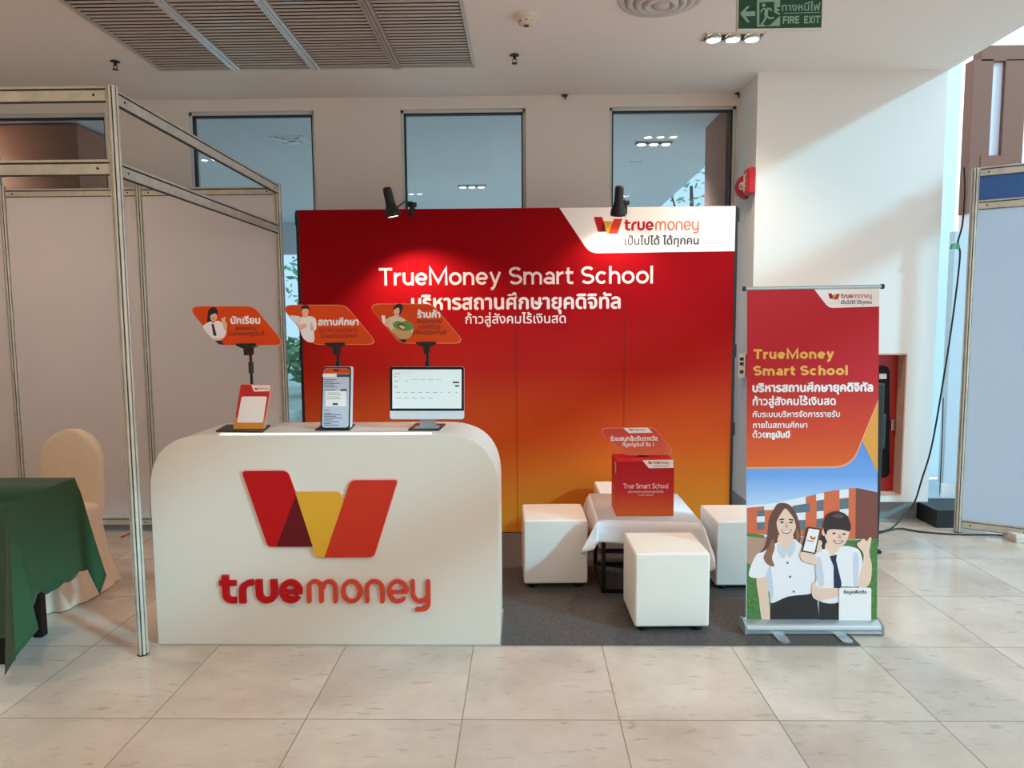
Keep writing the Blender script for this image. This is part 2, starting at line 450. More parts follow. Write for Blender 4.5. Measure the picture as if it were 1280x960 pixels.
def wordmark(mb_true, mb_money, x0, x1, base, xh, fmap, d0, d1):
    """the rounded two-weight word on the counter: t r u e (bold) m o n e y (light)"""
    X = 1.0
    def stroke(mb, pts, wd, off, closed, cap):
        q = MB(); lift = (len(tgt) % 5)*6e-5; ribbon(q, [(x+off, y) for x, y in pts], wd, lambda u, v, d: Vector((u, v, d)), d0 if d0 != d1 else d1+lift, d1+lift, closed, cap)
        tgt.append((mb, q))
    tgt = []; b = .25; h = b/2; x = 0
    # t
    stroke(mb_true, [(.22, 1.18), (.22, .38)]+arc(.46, .37, .24, .245, 180, 270, 8)+[(.60, .125)], b, x, False, False)
    stroke(mb_true, [(0, .85), (.62, .85)], .22, x, False, False); x += .71
    stroke(mb_true, [(h, 0), (h, .5)]+arc(.5, .5, .5-h, .375, 180, 90, 9)+[(.54, .875)], b, x, False, False); x += .62
    stroke(mb_true, [(h, 1), (h, .45)]+arc(.4, .4, .4-h, .4-h, 180, 360, 12)+[(.8-h, .45), (.8-h, 1)], b, x, False, False); x += .86
    stroke(mb_true, arc(.43, .5, .43-h, .5-h, 0, 325, 22), b, x, False, False)
    stroke(mb_true, [(.1, .47), (.86-.02, .47)], .19, x, False, False); x += 1.02
    l = .155; h = l/2
    stroke(mb_money, [(h, h), (h, .55)]+arc(.3, .55+.1, .3-h, .35-h, 180, 0, 10)+[(.6-h, h)], l, x, False, True)
    stroke(mb_money, [(.6-h, .6)]+arc(.9-l/2+.0, .65, .3-h, .35-h, 180, 0, 10)+[(1.2-l-h+.075, h)], l, x, False, True); x += 1.25
    stroke(mb_money, arc(.39, .5, .39-h, .5-h, 0, 345, 23), l, x, True, False); x += .87
    stroke(mb_money, [(h, h), (h, .55)]+arc(.36, .6, .36-h, .4-h, 180, 0, 10)+[(.72-h, h)], l, x, False, True); x += .82
    stroke(mb_money, arc(.39, .5, .39-h, .5-h, 0, 312, 20), l, x, False, True)
    stroke(mb_money, [(.1, .47), (.78-h, .47)], l*.9, x, False, False); x += .86
    stroke(mb_money, [(h, 1-h), (h, .45)]+arc(.36, .42, .36-h, .42-h, 180, 360, 10), l, x, False, True)
    stroke(mb_money, [(.72-h, 1-h), (.72-h, 0)]+arc(.42, -.02, .3-h, .24, 0, -90, 6)+[(.22, -.26)], l, x, False, True); x += .72
    sx = (x1-x0)/x; sy = xh
    for mb, q in tgt: mb.add([fmap(x0+p.x*sx, base+p.y*sy, p.z) for p in q.v], q.f)
LOGO = {'red': ([(0, 1), (.295, 1), (.455, .125), (.15, .125)], [.02, .05, 0, .035]),
        'maroon': ([(.345, .725), (.442, .125), (.205, .125)], 0),
        'yellow': ([(.34, .755), (.625, .755), (.65, .66), (.53, 0), (.458, 0)], [0, .035, 0, .03, .035]),
        'orange': ([(.70, .89), (1, .89), (.835, 0), (.515, 0)], [.04, .015, .045, 0])}
def emblem(shapes, x0, x1, z0, z1, fmap, d0, d1, step=0.0004):
    """the folded-ribbon W emblem in four colours; shapes maps colour -> MB"""
    for k, (name, (pts, rad)) in enumerate(LOGO.items()):
        px = [(x0+u*(x1-x0), z0+v*(z1-z0)) for u, v in pts]; s = (x1-x0)
        rr = [r*s for r in rad] if isinstance(rad, list) else 0
        px = rounded(px, rr) if rr else px
        lift = {'red': 0, 'maroon': 2, 'yellow': 1, 'orange': 3}[name]*step
        if abs(d1-d0) > 1e-9: shapes[name].prism(px, fmap, d0, d1+lift)
        else: shapes[name].flat(px, fmap, d1+lift)
EMB_MATS = {'red': INK_RED, 'maroon': INK_MAROON, 'yellow': INK_YEL, 'orange': INK_ORANGE}
def build_multi(name, pairs, parent=None, world=False):
    """one mesh from several (MB, material) pairs"""
    base = MB(); idx = []; mats = []
    for mb, m in pairs:
        if not mb.f: continue
        base.add(mb.v, mb.f); base.smooth[-len(mb.f):] = mb.smooth
        idx += [len(mats)]*len(mb.f); mats.append(m)
    if world and parent is not None:
        inv = parent.matrix_basis.inverted(); base.v = [inv @ v for v in base.v]
    me = bpy.data.meshes.new(name); me.from_pydata([tuple(v) for v in base.v], [], base.f)
    me.polygons.foreach_set('use_smooth', base.smooth); me.polygons.foreach_set('material_index', idx)
    for m in mats: me.materials.append(m)
    bm = bmesh.new(); bm.from_mesh(me); bmesh.ops.recalc_face_normals(bm, faces=bm.faces); bm.to_mesh(me); bm.free()
    o = bpy.data.objects.new(name, me); COL.objects.link(o)
    if parent is not None: o.parent = parent
    return o
def fm(Y): return lambda u, v, d: Vector((u, Y-d, v))        # upright plane facing the viewer: u = x, v = z, d towards the front
def px(pts, Y): return [(lambda q: (q.x, q.z))(P(x, y, Y)) for x, y in pts]
def crop(pts, ox, oy, s): return [(ox+x/s, oy+y/s) for x, y in pts]

# =================================================================== SETTING
CZ = 3.25; WY = 5.54; EX = 2.99      # ceiling height, back wall, right edge of the ceiling
fl = MB().add([(-10, -7, 0), (12, -7, 0), (12, 12, 0), (-10, 12, 0)], [[0, 1, 2, 3]]); struct('floor', fl, floor_mat())
struct('ceiling', MB().box((-10, -7, CZ), (EX, WY, CZ+.35)), CEIL)
WIN = [(-4.24, -3.262), (-2.612, -1.622), (-.949, .024), (.672, 1.65)]; WTOP = 3.158; WBOT = .12
bw = MB(); xs = -10
for a, b in WIN: bw.box((xs, WY, 0), (a, WY+.18, CZ)); xs = b
bw.box((xs, WY, 0), (3.0, WY+.18, CZ))
for a, b in WIN: bw.box((a, WY, WTOP), (b, WY+.18, CZ)); bw.box((a, WY, 0), (b, WY+.18, WBOT))
struct('wall_back', bw, WALL)
struct('wall_left', MB().box((-10.2, -7, 0), (-10, WY, CZ)), WALL)
struct('wall_rear', MB().box((-10.2, -7.2, 0), (EX, -7, CZ)), WALL)
PANE = glass_mat('blue_tinted_glass', '#cddfea', .03)
for k, (a, b) in enumerate(WIN):
    fr = MB(); t = .022
    for lo, hi in (((a, WY+.03, WBOT), (a+t, WY+.09, WTOP)), ((b-t, WY+.03, WBOT), (b, WY+.09, WTOP)), ((a, WY+.03, WTOP-t), (b, WY+.09, WTOP)), ((a, WY+.03, WBOT), (b, WY+.09, WBOT+t))):
        fr.box(lo, hi)
    gk = MB(); e = .012
    for lo, hi in (((a+t, WY+.04, WBOT), (a+t+e, WY+.08, WTOP-t)), ((b-t-e, WY+.04, WBOT), (b-t, WY+.08, WTOP-t)), ((a+t, WY+.04, WTOP-t-e), (b-t, WY+.08, WTOP-t))):
        gk.box(lo, hi)
    f = struct('window_%d' % (k+1), MB().box((a, WY+.10, WBOT-.02), (b, WY+.17, WBOT)), FRAME_W)
    build_multi('window_frame', [(fr, FRAME_W), (gk, FRAME_GAP)], f)
    MB().box((a+t, WY+.055, WBOT+t), (b-t, WY+.063, WTOP-t)).build('pane', PANE, f)
# column on the right with the recess for the hose cabinet
CY = 5.10; RX0, RX1, RZ0, RZ1 = 2.03, 2.782, .221, 1.259
co = MB().box((1.66, CY, .165), (RX0, WY, CZ)).box((RX1, CY, .165), (2.985, WY+.1, CZ)).box((RX0, CY, RZ1), (RX1, WY, CZ)).box((RX0, CY, .165), (RX1, WY, RZ0)).box((RX0, CY+.2, RZ0), (RX1, WY, RZ1))
struct('column', co, COLUMN)
struct('baseboard_right', MB().box((1.66, 5.24, 0), (2.985, 5.6, .165)), mat('grey_skirting', '#8f9698', .5))
struct('baseboard_side', MB().box((2.99, 4.99, 0), (3.35, 5.7, .13)), mat('dark_skirting', '#26282b', .5))
struct('trim_sill', MB().box((2.99, 5.3, .13), (3.9, 5.9, .15), .004), SILVER)
struct('wall_pier', MB().box((3.03, 5.98, .15), (3.61, 6.2, 5.0)), mat('pale_blue_paint', '#cfe0ea', .7))
# low grey wall panel behind the right-hand partition
struct('wall_low_panel', MB().box((3.30, 5.45, .22), (3.62, 5.52, 2.18), .003), mat('grey_wall_panel', '#c3ccd2', .6))
# atrium glazing to the right
gl = MB()
AY = 6.6
q = lambda x, y: (P(x, y, AY).x, P(x, y, AY).z)
def fr_rect(mb, x0, y0, x1, y1, d=.12):
    a = q(x0, y0); b = q(x1, y1); mb.box((a[0], AY-d/2, b[1]), (b[0], AY+d/2, a[1]), .003)
w5 = struct('window_5', MB().box((q(1204, 300)[0], AY-.08, .0), (7.5, AY+.08, q(1204, 268)[1])), mat('white_spandrel', '#dfe6ea', .6))
br = MB(); fr_rect(br, 1222, 60, 1420, 77); fr_rect(br, 1212, 77, 1227, 268); fr_rect(br, 1252, 77, 1268, 268); fr_rect(br, 1220, 196.5, 1262, 268, .13)
br.build('window_frame', BROWN_FR, w5)
pn = MB(); fr_rect(pn, 1227, 77, 1252, 196.5, .04); pn.build('frosted_panel', mat('frosted_film', '#cdd5e2', .35), w5)
gp = MB(); fr_rect(gp, 1270, 77, 1420, 268, .012); fr_rect(gp, 1212, 10, 1420, 60, .012); gp.build('pane', glass_mat('clear_glass', '#eef6f8', .08), w5)
# facade transom running in depth over the atrium (throws the soft band of shade across the column)
struct('trim_transom', MB().box((4.45, -3.0, 2.97), (4.60, 4.3, 3.27), .01), BROWN_FR)
# the corridor seen through the windows
struct('ceiling_corridor', MB().add([(-10, 5.72, CZ), (1.9, 5.72, CZ), (2.06, 8.0, CZ), (2.12, 12.3, CZ), (-10, 12.3, CZ), (-10, 5.72, CZ+.3), (1.9, 5.72, CZ+.3), (2.06, 8.0, CZ+.3), (2.12, 12.3, CZ+.3), (-10, 12.3, CZ+.3)],
       [[0, 1, 2, 3, 4], [5, 6, 7, 8, 9], [0, 1, 6, 5], [1, 2, 7, 6], [2, 3, 8, 7], [3, 4, 9, 8], [4, 0, 5, 9]]), mat('corridor_ceiling', '#e6eaee', .9))
struct('wall_corridor_header', MB().box((-10, 12.2, 2.72), (2.12, 12.4, CZ)), mat('corridor_header', '#d6dbdf', .8))
struct('wall_corridor_pillar', MB().box((1.66, 5.86, 0), (2.6, 6.52, CZ)), BROWN)
struct('wall_corridor_left', MB().box((-5.6, 6.1, 0), (-3.84, 6.7, CZ-.02)), BROWN)
struct('ground_outside', MB().add([(-40, 12, -.02), (40, 12, -.02), (40, 60, -.02), (-40, 60, -.02)], [[0, 1, 2, 3]]), mat('outside_paving', '#b9bfae', .9, noise=.2, nscale=.5))

# =================================================================== BACKDROP
BX0, BX1, BY, BZ = -1.558, 1.457, 4.87, 2.291
bd = thing('backdrop', 'wide red to orange pop-up backdrop wall behind the white counter', 'backdrop', (-.05, BY, 0))
def bloc(u, v, d): return Vector((u, BY-d, v))
BMAT = grad_mat('backdrop_print', [(0, '#e9932a'), (.30, '#d4541f'), (.52, '#b0221a'), (.72, '#a10a14'), (1.0, '#960510')], 2, 0.0, 2.25, .8, spec=.08)
edges = [BX0+(BX1-BX0)*k/4 for k in range(5)]
for k in range(4):
    MB().box((edges[k], BY, .012), (edges[k+1], BY+.022, BZ)).build('graphic_panel', BMAT, bd, True)
sm_ = MB()
for x in edges[1:4]: sm_.flat([(x-.0011, .014), (x+.0011, .014), (x+.0011, BZ-.002), (x-.0011, BZ-.002)], bloc, .0018)
sm_.build('panel_seams', mat('dark_seam_line', '#5e1512', .8), bd, True)  # flat dark line drawn over each panel joint in place of a gap
fr = MB()
for x in edges: fr.bar((x, BY+.045, .0), (x, BY+.045, BZ-.02), .02, .02)
for z in (.06, .78, 1.5, 2.2):
    fr.bar((BX0, BY+.05, z), (BX1, BY+.05, z), .016, .016)
for x in edges:
    fr.bar((x, BY+.04, .02), (x, BY+.26, .02), .02, .02); fr.bar((x, BY+.25, .02), (x, BY+.25, BZ-.05), .016, .016)
fr.build('frame', BLACK_MT, bd, True)
for x, s in ((BX0, -1), (BX1, 1)):
    e = MB().box((x-.006 if s > 0 else x-.016, BY-.001, .01), (x+.016 if s > 0 else x+.006, BY+.05, BZ-.002), .002)
    for z in (BZ-.06, 1.30, .75): e.box((x-.01+s*.012, BY, z-.045), (x+.01+s*.016, BY+.03, z+.045), .003)
    e.build('side_channel', BLACK, bd, True)
# white corner field
cf = px([(700, 261), (919, 258), (917, 314), (748, 316.5), (700, 261)][:4], BY)
a = px([(699, 259.8), (734, 304)], BY); top = BZ-.001
poly = [(a[0][0], top), (BX1-.003, top), (BX1-.003, cf[2][1]), (px([(737, 316)], BY)[0][0], cf[3][1])]
cfm = MB().flat(rounded(poly, [0, 0, 0, .11]), bloc, .0012); cfm.build('corner_field', INK_W, bd, True)
lt = MB(); b0 = px([(474, 357.5), (816, 355.5)], BY)
latin(lt, 'TrueMoney Smart School', b0[0][0], b0[1][0], b0[0][1]+.003, .121, bloc, .0012, .0012, .108)
r = px([(515, 387), (775, 386)], BY); thai(lt, 'บริหารสถานศึกษายุคดิจิทัล', r[0][0], r[1][0], r[0][1], bloc, .0012, .004)
r = px([(582, 404.5), (707, 404)], BY); thai(lt, 'ก้าวสู่สังคมไร้เงินสด', r[0][0], r[1][0], r[0][1], bloc, .0012, .0012)
lt.build('lettering', mat('backdrop_lettering', '#f6d9d6', .5), bd, True)
em = {k: MB() for k in LOGO}; r = px([(742, 292), (778, 271.5)], BY); emblem(em, r[0][0], r[1][0], r[0][1]-.003, r[1][1]+.003, bloc, .002, .002, .0003)
build_multi('emblem', [(em[k], EMB_MATS[k]) for k in em], bd, True)
wt, wm = MB(), MB(); r = px([(780.5, 288.5), (873.5, 276)], BY); wordmark(wt, wm, r[0][0], r[1][0], r[0][1], r[1][1]-r[0][1], bloc, .002, .002)
build_multi('wordmark', [(wt, INK_RED), (wm, mat('wordmark_light', '#d8703f', .45))], bd, True)
sl = MB(); r = px([(781, 306), (873, 305)], BY); thai(sl, 'เป็นไปได้ ได้ทุกคน', r[0][0], r[1][0], r[0][1], bloc, .002, .0012)
sl.build('slogan', INK_K, bd, True)

# spot lamps clipped on the backdrop's top edge
def spot_lamp(name_label, head, aim, clamp, power, col=(1, .80, .62)):
    hx = Vector(head); t = thing('spot_lamp', name_label, 'lamp', (clamp[0], BY, BZ), 0, 'clip-on spot lamps on the backdrop')
    d = (Vector(aim)-hx).normalized(); R = d.to_track_quat('Z', 'Y').to_matrix()
    prof = [(0, -.125), (.020, -.125), (.027, -.118), (.029, -.10), (.030, -.03), (.033, -.01), (.047, .025), (.050, .05), (.050, .062), (.044, .062), (.036, .03), (0, .03)]
    MB().lathe(prof, 28, hx, R).build('lamp_head', BLACK, t, True)
    MB().lathe([(0, .034), (.037, .036), (.042, .058), (0, .056)], 24, hx, R).build('lens', mat('spot_lens', '#fff4e0', .2, emit='#ffe9c8', emit_s=9), t, True)
    c = Vector((clamp[0], BY+.01, BZ))
    arm = MB().tube([c+Vector((0, 0, .02)), c+Vector((0, -.02, .045)), Vector((hx.x*.4+c.x*.6, BY-.12, BZ+.03)), hx+Vector((.02 if c.x > hx.x else -.02, .02, -.01))], .006, 8)
    arm.build('arm', BLACK_MT, t, True)
    MB().box(c+Vector((-.016, -.02, -.05)), c+Vector((.016, .03, .035)), .004).tube([c+Vector((-.03, 0, .03)), c+Vector((.03, 0, .03))], .016, 14).build('clamp', BLACK, t, True)
    ld = bpy.data.lights.new('spot_beam', 'SPOT'); ld.energy = power; ld.color = col; ld.spot_size = math.radians(122); ld.spot_blend = .6; ld.shadow_soft_size = .03
    lo = bpy.data.objects.new('spot_beam', ld); COL.objects.link(lo)
    lo.matrix_world = Matrix.Translation(hx+d*.085) @ d.to_track_quat('-Z', 'Y').to_matrix().to_4x4()
spot_lamp('black spot lamp clipped above the red field, left of the two', P(489, 259, 4.52), (-.66, BY-.25, 1.3), (P(515, 258, BY).x, 0), BOOTH_W*1.3)
spot_lamp('black spot lamp clipped above the white logo corner, right of the two', P(773, 257, 4.61), (.62, BY, 1.62), (P(781, 255, BY).x, 0), BOOTH_W*.36)

# =================================================================== COUNTER
KX0, KX1, KY0, KY1, KZ = -1.735, -.119, 3.14, 3.53, 1.003
ct = thing('counter', 'white reception counter with rounded top corners and raised emblem', 'counter', ((KX0+KX1)/2, KY0, 0))
prof = rounded([(KX0, .002), (KX0, KZ), (KX1, KZ), (KX1, .002)], [0, .27, .27, 0], 14)
auto_smooth(MB().prism(prof, fm(0), -KY1, -(KY0+.012)).build('shell', WHITE, ct, True), 40)
cin = rounded([(KX0+.001, .003), (KX0+.001, KZ-.001), (KX1-.001, KZ-.001), (KX1-.001, .003)], [0, .269, .269, 0], 14)
fp = auto_smooth(MB().prism(cin, fm(0), -(KY0+.012), -KY0).build('front_panel', mat('counter_front', '#ddd2c4', .45), ct, True), 40)
def sub(name, mb, m, parent_part, root):
    inv = root.matrix_basis.inverted(); mb.v = [inv @ v for v in mb.v]; return mb.build(name, m, parent_part)
def sub_multi(name, pairs, parent_part, root):
    inv = root.matrix_basis.inverted()
    for mb, _ in pairs: mb.v = [inv @ v for v in mb.v]
    return build_multi(name, pairs, parent_part)
EDGE = mat('pink_acrylic_edge', '#eeb3a6', .3)
em = {k: MB() for k in LOGO}; r = px([(308, 695.5), (497.5, 587.5)], KY0); emblem(em, r[0][0], r[1][0], r[0][1], r[1][1], fm(KY0), .0, .014, .0004)
hal = MB()
for nme, (pts, rad) in LOGO.items():
    X0, Z0, X1, Z1 = r[0][0], r[0][1], r[1][0], r[1][1]
    if nme == 'maroon': continue
    cx = sum(p[0] for p in pts)/len(pts); cz = sum(p[1] for p in pts)/len(pts)
    pp = [(X0+u*(X1-X0), Z0+v*(Z1-Z0)) for u, v in pts]; ccx = X0+cx*(X1-X0); ccz = Z0+cz*(Z1-Z0)
    pp = [(ccx+(a-ccx)*1.035, ccz+(b-ccz)*1.03) for a, b in pp]
    hal.prism(rounded(pp, [q_*(X1-X0) for q_ in rad]), fm(KY0), 0, .009)
sub('emblem_backing', hal, EDGE, fp, ct)
sub_multi('emblem', [(em[k], EMB_MATS[k]) for k in em], fp, ct)
wt, wm = MB(), MB(); r = px([(276.5, 753), (538, 723.5)], KY0); wordmark(wt, wm, r[0][0], r[1][0], r[0][1], r[1][1]-r[0][1], fm(KY0), 0, .014)
sub('bold_letters', wt, INK_RED, fp, ct); sub('light_letters', wm, mat('letter_orange', '#d23a20', .4), fp, ct)
MB().box((-1.40, KY0-.001, KZ-.003), (-.425, KY0+.03, KZ+.0035), .002).build('emissive_edge_strip', WHITE_EMISSIVE_EDGE, ct, True)  # emissive white bar laid along the front top edge

# ------------------------------------------------------------------ things on the counter
SKIN = mat('print_skin', '#e9b79a', .5); HAIR = mat('print_black_hair', '#2a1a17', .5); SHIRT = mat('print_white_shirt', '#efe9ea', .5); NAVY = mat('print_navy', '#1d2340', .5)
LEAFP = mat('print_leaf', '#5f8f3a', .5); TAN = mat('print_tan', '#c79a68', .5); BEIGE = mat('print_beige', '#d8cbb0', .5); LIP = mat('print_lip', '#b0403f', .5)
def figure(parent, Y, ox, oy, s, layers, d0, clip=None):
    """flat printed picture: (part material, crop-pixel polygon, smooth?) stacked front to front"""
    pairs = []
    for k, (m, pts, sm) in enumerate(layers):
        pp = px(crop(pts, ox, oy, s), Y)
        pairs.append((MB().flat(smooth_poly(pp) if sm else pp, fm(Y), d0+k*.00025), m))
    return build_multi('printed_figure', pairs, parent, True)
def sign_holder(label, Y, corners, pole_x, pole_top, plate, lines, fig):
    base = onfloor(*plate[0], KZ); bx = [onfloor(x, y, KZ) for x, y in plate]
    pxm = P(pole_x, 500, Y+.05)
    t = thing('sign_holder', label, 'sign', (pxm.x, Y+.05, KZ), 0, 'orange picture signs on the counter')
    MB().prism([(v.x, v.y) for v in bx], lambda u, v, d: Vector((u, v, KZ+d)), .0005, .0062).build('base_plate', BLACK, t, True)
    zt = P(pole_x, pole_top, Y+.05).z; py = Y+.05
    MB().tube([(pxm.x, py, KZ+.005), (pxm.x, py, KZ+.17)], .008, 12).tube([(pxm.x, py, KZ+.17), (pxm.x, py, zt)], .0065, 12).build('pole', BLACK_MT, t, True)
    MB().tube([(pxm.x, py, zt-.135), (pxm.x, py, zt-.08)], .012, 14).build('clamp_knob', BLACK, t, True)
    h = MB().prism([(pxm.x-.048, zt+.012), (pxm.x-.048, zt+.002), (pxm.x-.012, zt-.014), (pxm.x-.012, zt-.045), (pxm.x+.012, zt-.045), (pxm.x+.012, zt-.014), (pxm.x+.048, zt+.002), (pxm.x+.048, zt+.012)], fm(Y), -.062, .004)
    h.build('bracket', BLACK, t, True)
    cc = px(corners, Y); s = abs(cc[1][0]-cc[0][0])
    bo = MB().prism(rounded(cc, [.030, .075, .026, .075], 8), fm(Y), -.006, -.0005); 
    b = auto_smooth(bo.build('board', mat('sign_edge', '#e08a62', .5), t, True), 40)
    cx = sum(c[0] for c in cc)/4; cz = sum(c[1] for c in cc)/4
    inner = [(cx+(x-cx)*.985, cz+(z-cz)*.965) for x, z in cc]
    sub('board_face', MB().flat(rounded(inner, [.030, .075, .026, .075], 8), fm(Y), .0), SIGN_OR, b, t)
    l1, l2 = MB(), MB()
    for k, (txt, x0, x1, yb, bold) in enumerate(lines):
        r = px([(x0, yb), (x1, yb)], Y); thai(l1 if bold else l2, txt, r[0][0], r[1][0], r[0][1], fm(Y), .0008, .0022 if bold else .0004)
    sub_multi('lettering', [(l1, INK_W), (l2, mat('sign_small_print', '#7d2a16', .5))], b, t)
    f = figure(None, Y, *fig, .0008); 
    inv = t.matrix_basis.inverted(); f.data.transform(inv); f.parent = b
    return t
O1 = (230, 360, 5.053); O2 = (400, 360, 5.055)
def ell(cx, cy, rx, ry): return ellipse(cx, cy, rx, ry, 16)
girl = [(HAIR, [(150, 170), (155, 138), (185, 121), (210, 136), (214, 168), (205, 190), (160, 215), (147, 215)], True),
        (SKIN, ell(188, 180, 22, 32), False), (HAIR, [(163, 172), (165, 142), (190, 126), (210, 140), (213, 170), (195, 160)], True),
        (SHIRT, [(120, 245), (165, 212), (185, 220), (207, 207), (235, 215), (262, 250), (268, 285), (240, 325), (200, 330), (165, 303)], True),
        (NAVY, [(174, 228), (188, 226), (207, 298), (196, 304), (186, 298)], False),
        (SKIN, [(236, 195), (248, 188), (266, 182), (262, 205), (272, 225), (272, 258), (256, 262), (244, 225)], True),
        (SKIN, [(190, 322), (230, 318), (248, 312), (235, 332), (205, 336)], True),
        (NAVY, [(195, 335), (238, 330), (253, 357), (225, 357)], False), (LIP, ell(190, 196, 9, 3), False)]
man = [(SKIN, ell(766, 150, 21, 32), False), (HAIR, [(742, 150), (744, 118), (765, 107), (788, 115), (793, 150), (785, 133), (752, 132)], True),
       (SKIN, [(752, 165), (782, 165), (785, 188), (750, 188)], False),
       (SHIRT, [(735, 195), (752, 180), (768, 190), (790, 177), (828, 190), (838, 225), (835, 262), (822, 272), (822, 338), (775, 336), (742, 295), (732, 240)], True),
       (mat('print_laptop', '#dcdcdc', .5), [(672, 172), (734, 178), (741, 238), (722, 236), (676, 200)], False),
       (SKIN, [(722, 240), (758, 225), (778, 240), (760, 255), (728, 262)], True),
       (mat('print_grey_fold', '#c7c1bd', .5), [(805, 215), (820, 262), (800, 262)], True)]
woman = [(HAIR, [(462, 150), (470, 115), (495, 100), (520, 105), (523, 130), (508, 165), (480, 180)], True), (SKIN, ell(484, 145, 19, 32), False),
         (HAIR, [(463, 140), (474, 112), (500, 104), (512, 130), (490, 124)], True), (SKIN, [(472, 165), (498, 165), (500, 190), (468, 190)], False),
         (BEIGE, [(412, 215), (435, 188), (470, 178), (485, 192), (500, 180), (540, 200), (590, 240), (575, 305), (540, 322), (500, 318), (455, 275)], True),
         (SKIN, [(398, 222), (415, 195), (438, 210), (440, 250), (412, 236)], True), (INK_W, [(388, 172), (413, 175), (413, 222), (396, 218)], False),
         (TAN, [(455, 262), (500, 255), (570, 262), (577, 305), (530, 328), (488, 312)], True),
         (LEAFP, [(462, 225), (490, 208), (520, 214), (550, 205), (575, 225), (597, 240), (582, 262), (540, 272), (500, 262), (470, 248)], True),
         (mat('print_dark_leaf', '#35592a', .5), [(490, 230), (520, 222), (545, 240), (530, 262), (500, 252)], True), (SKIN, [(500, 240), (522, 236), (540, 250), (522, 258)], True),
         (HAIR, [(500, 326), (545, 322), (545, 345), (525, 345)], False), (LIP, ell(486, 163, 7, 2.5), False)]
sign_holder('orange sign picturing a schoolgirl with a tie, above the small red card', 3.33, [(233.5, 382.5), (317, 382.5), (357.5, 432), (273.5, 432)], 315.5, 432, [(270, 540), (328, 541), (338, 532.5), (283, 532)],
            [('นักเรียน', 289, 325, 404.5, 1), ('สแกนจ่าย', 294, 321, 412.5, 0), ('ด้วยแอปทรูมันนี่', 285, 330, 419.5, 0)], (*O1, girl))
sign_holder('orange sign picturing a man holding a laptop, above the phone board', 3.33, [(349.5, 381), (431.5, 381), (473, 431), (391, 431)], 424, 431, [(394, 538.5), (437, 538.5), (444, 531.5), (404, 531)],
            [('สถานศึกษา', 398, 448, 406.5, 1), ('ดูรายงานการขาย', 399, 447, 415, 0), ('แต่ละร้านได้ทันที', 401, 446, 422.5, 0)], (*O1, man))
sign_holder('orange sign picturing a woman with a bag of greens, above the desktop screen', 3.33, [(458, 379.5), (540, 379.5), (582, 429.5), (500, 429.5)], 535.5, 430, [(510, 538.5), (549, 538.5), (557, 531), (520, 530)],
            [('ร้านค้า', 522, 550, 397, 1), ('รับข้อความ', 521, 552, 404, 0), ('แจ้งเตือน', 524, 550, 411, 0), ('พร้อมเสียงทันที', 515, 558, 418, 0)], (*O2, woman))

# small card (its code square stays blank)
CYD = 3.275
cd = thing('counter_card', 'small red and orange standing card with a blank white square', 'card', (P(313, 535, CYD).x, CYD, KZ+.006))
cc = px([(291.5, 536.5), (329.5, 536), (334, 482), (296, 482)], CYD)
th = .03
def cardmap(u, v, d): return Vector((u, CYD-d+(v-KZ)*.22, v))
cp = [(cc[0][0], KZ+.0065), (cc[1][0], KZ+.0065), cc[2], cc[3]]
bdy = MB().prism(cp, cardmap, -th, 0).build('card_body', mat('card_edge', '#e0a58c', .5), cd, True)
sub('card_face', MB().flat(cp, cardmap, .0006), grad_mat('card_print', [(0, '#e79a3c'), (.22, '#e0762f'), (.32, '#c3222a'), (1, '#c3161f')], 2, -.0, .21, .45), bdy, cd)
sub('white_square', MB().flat(rounded(px([(295.5, 528.5), (328, 528.5), (330.5, 496.5), (298.5, 496.5)], CYD), .008), cardmap, .0012), INK_W, bdy, cd)
tabp = px([(309.5, 482.3), (333.7, 482.3), (333.2, 490), (313.5, 490.5)], CYD)
sub('white_tab', MB().flat(rounded(tabp, [0, 0, 0, .01]), cardmap, .0012), INK_W, bdy, cd)
em = {k: MB() for k in LOGO}; r = px([(314, 488.6), (318.5, 485.5)], CYD); emblem(em, r[0][0], r[1][0], r[0][1], r[1][1], cardmap, .0018, .0018, .0002)
wt, wm = MB(), MB(); r = px([(319.5, 487.6), (331, 485.8)], CYD); wordmark(wt, wm, r[0][0], r[1][0], r[0][1], r[1][1]-r[0][1], cardmap, .0018, .0018)
sub_multi('emblem', [(em[k], EMB_MATS[k]) for k in em]+[(wt, INK_RED), (wm, INK_ORANGE)], bdy, cd)

# phone-shaped board
PY = 3.262
ph = thing('phone_standee', 'tall upright board shaped like a mobile phone on the counter', 'display board', (P(420, 536, PY).x, PY, KZ+.006))
cc = px([(400.5, 536.5), (437.5, 536.5), (438, 459), (402, 459)], PY); cc = [(cc[0][0], KZ+.0065), (cc[1][0], KZ+.0065), cc[2], cc[3]]
def phmap(u, v, d): return Vector((u, PY-d+(v-KZ)*.05, v))
pb = MB().prism(rounded(cc, .012), phmap, -.045, 0).build('case', mat('white_foam_board', '#ddd9d8', .6), ph, True)
sub('bezel', MB().flat(rounded(cc, .014), phmap, .0006), BLACK, pb, ph)
ins = lambda pts, kx, kz: [((x-sum(p[0] for p in pts)/4)*kx+sum(p[0] for p in pts)/4, (z-sum(p[1] for p in pts)/4)*kz+sum(p[1] for p in pts)/4) for x, z in pts]
SCR = mat('phone_screen_glow', '#b9c3d4', .25, emit='#b9c3d4', emit_s=.08)  # printed screen picture on the board, given a slight glow
sub('screen', MB().flat(rounded(ins(cc, .90, .955), .014), phmap, .0012), SCR, pb, ph)
def quad(x0, y0, x1, y1, Y): return px([(x0, y1), (x1, y1), (x1, y0), (x0, y0)], Y)
sub('screen_header', MB().flat(rounded(quad(404, 461, 436.5, 467, PY), [0, 0, .014, .014]), phmap, .0016), SIGN_OR, pb, ph)
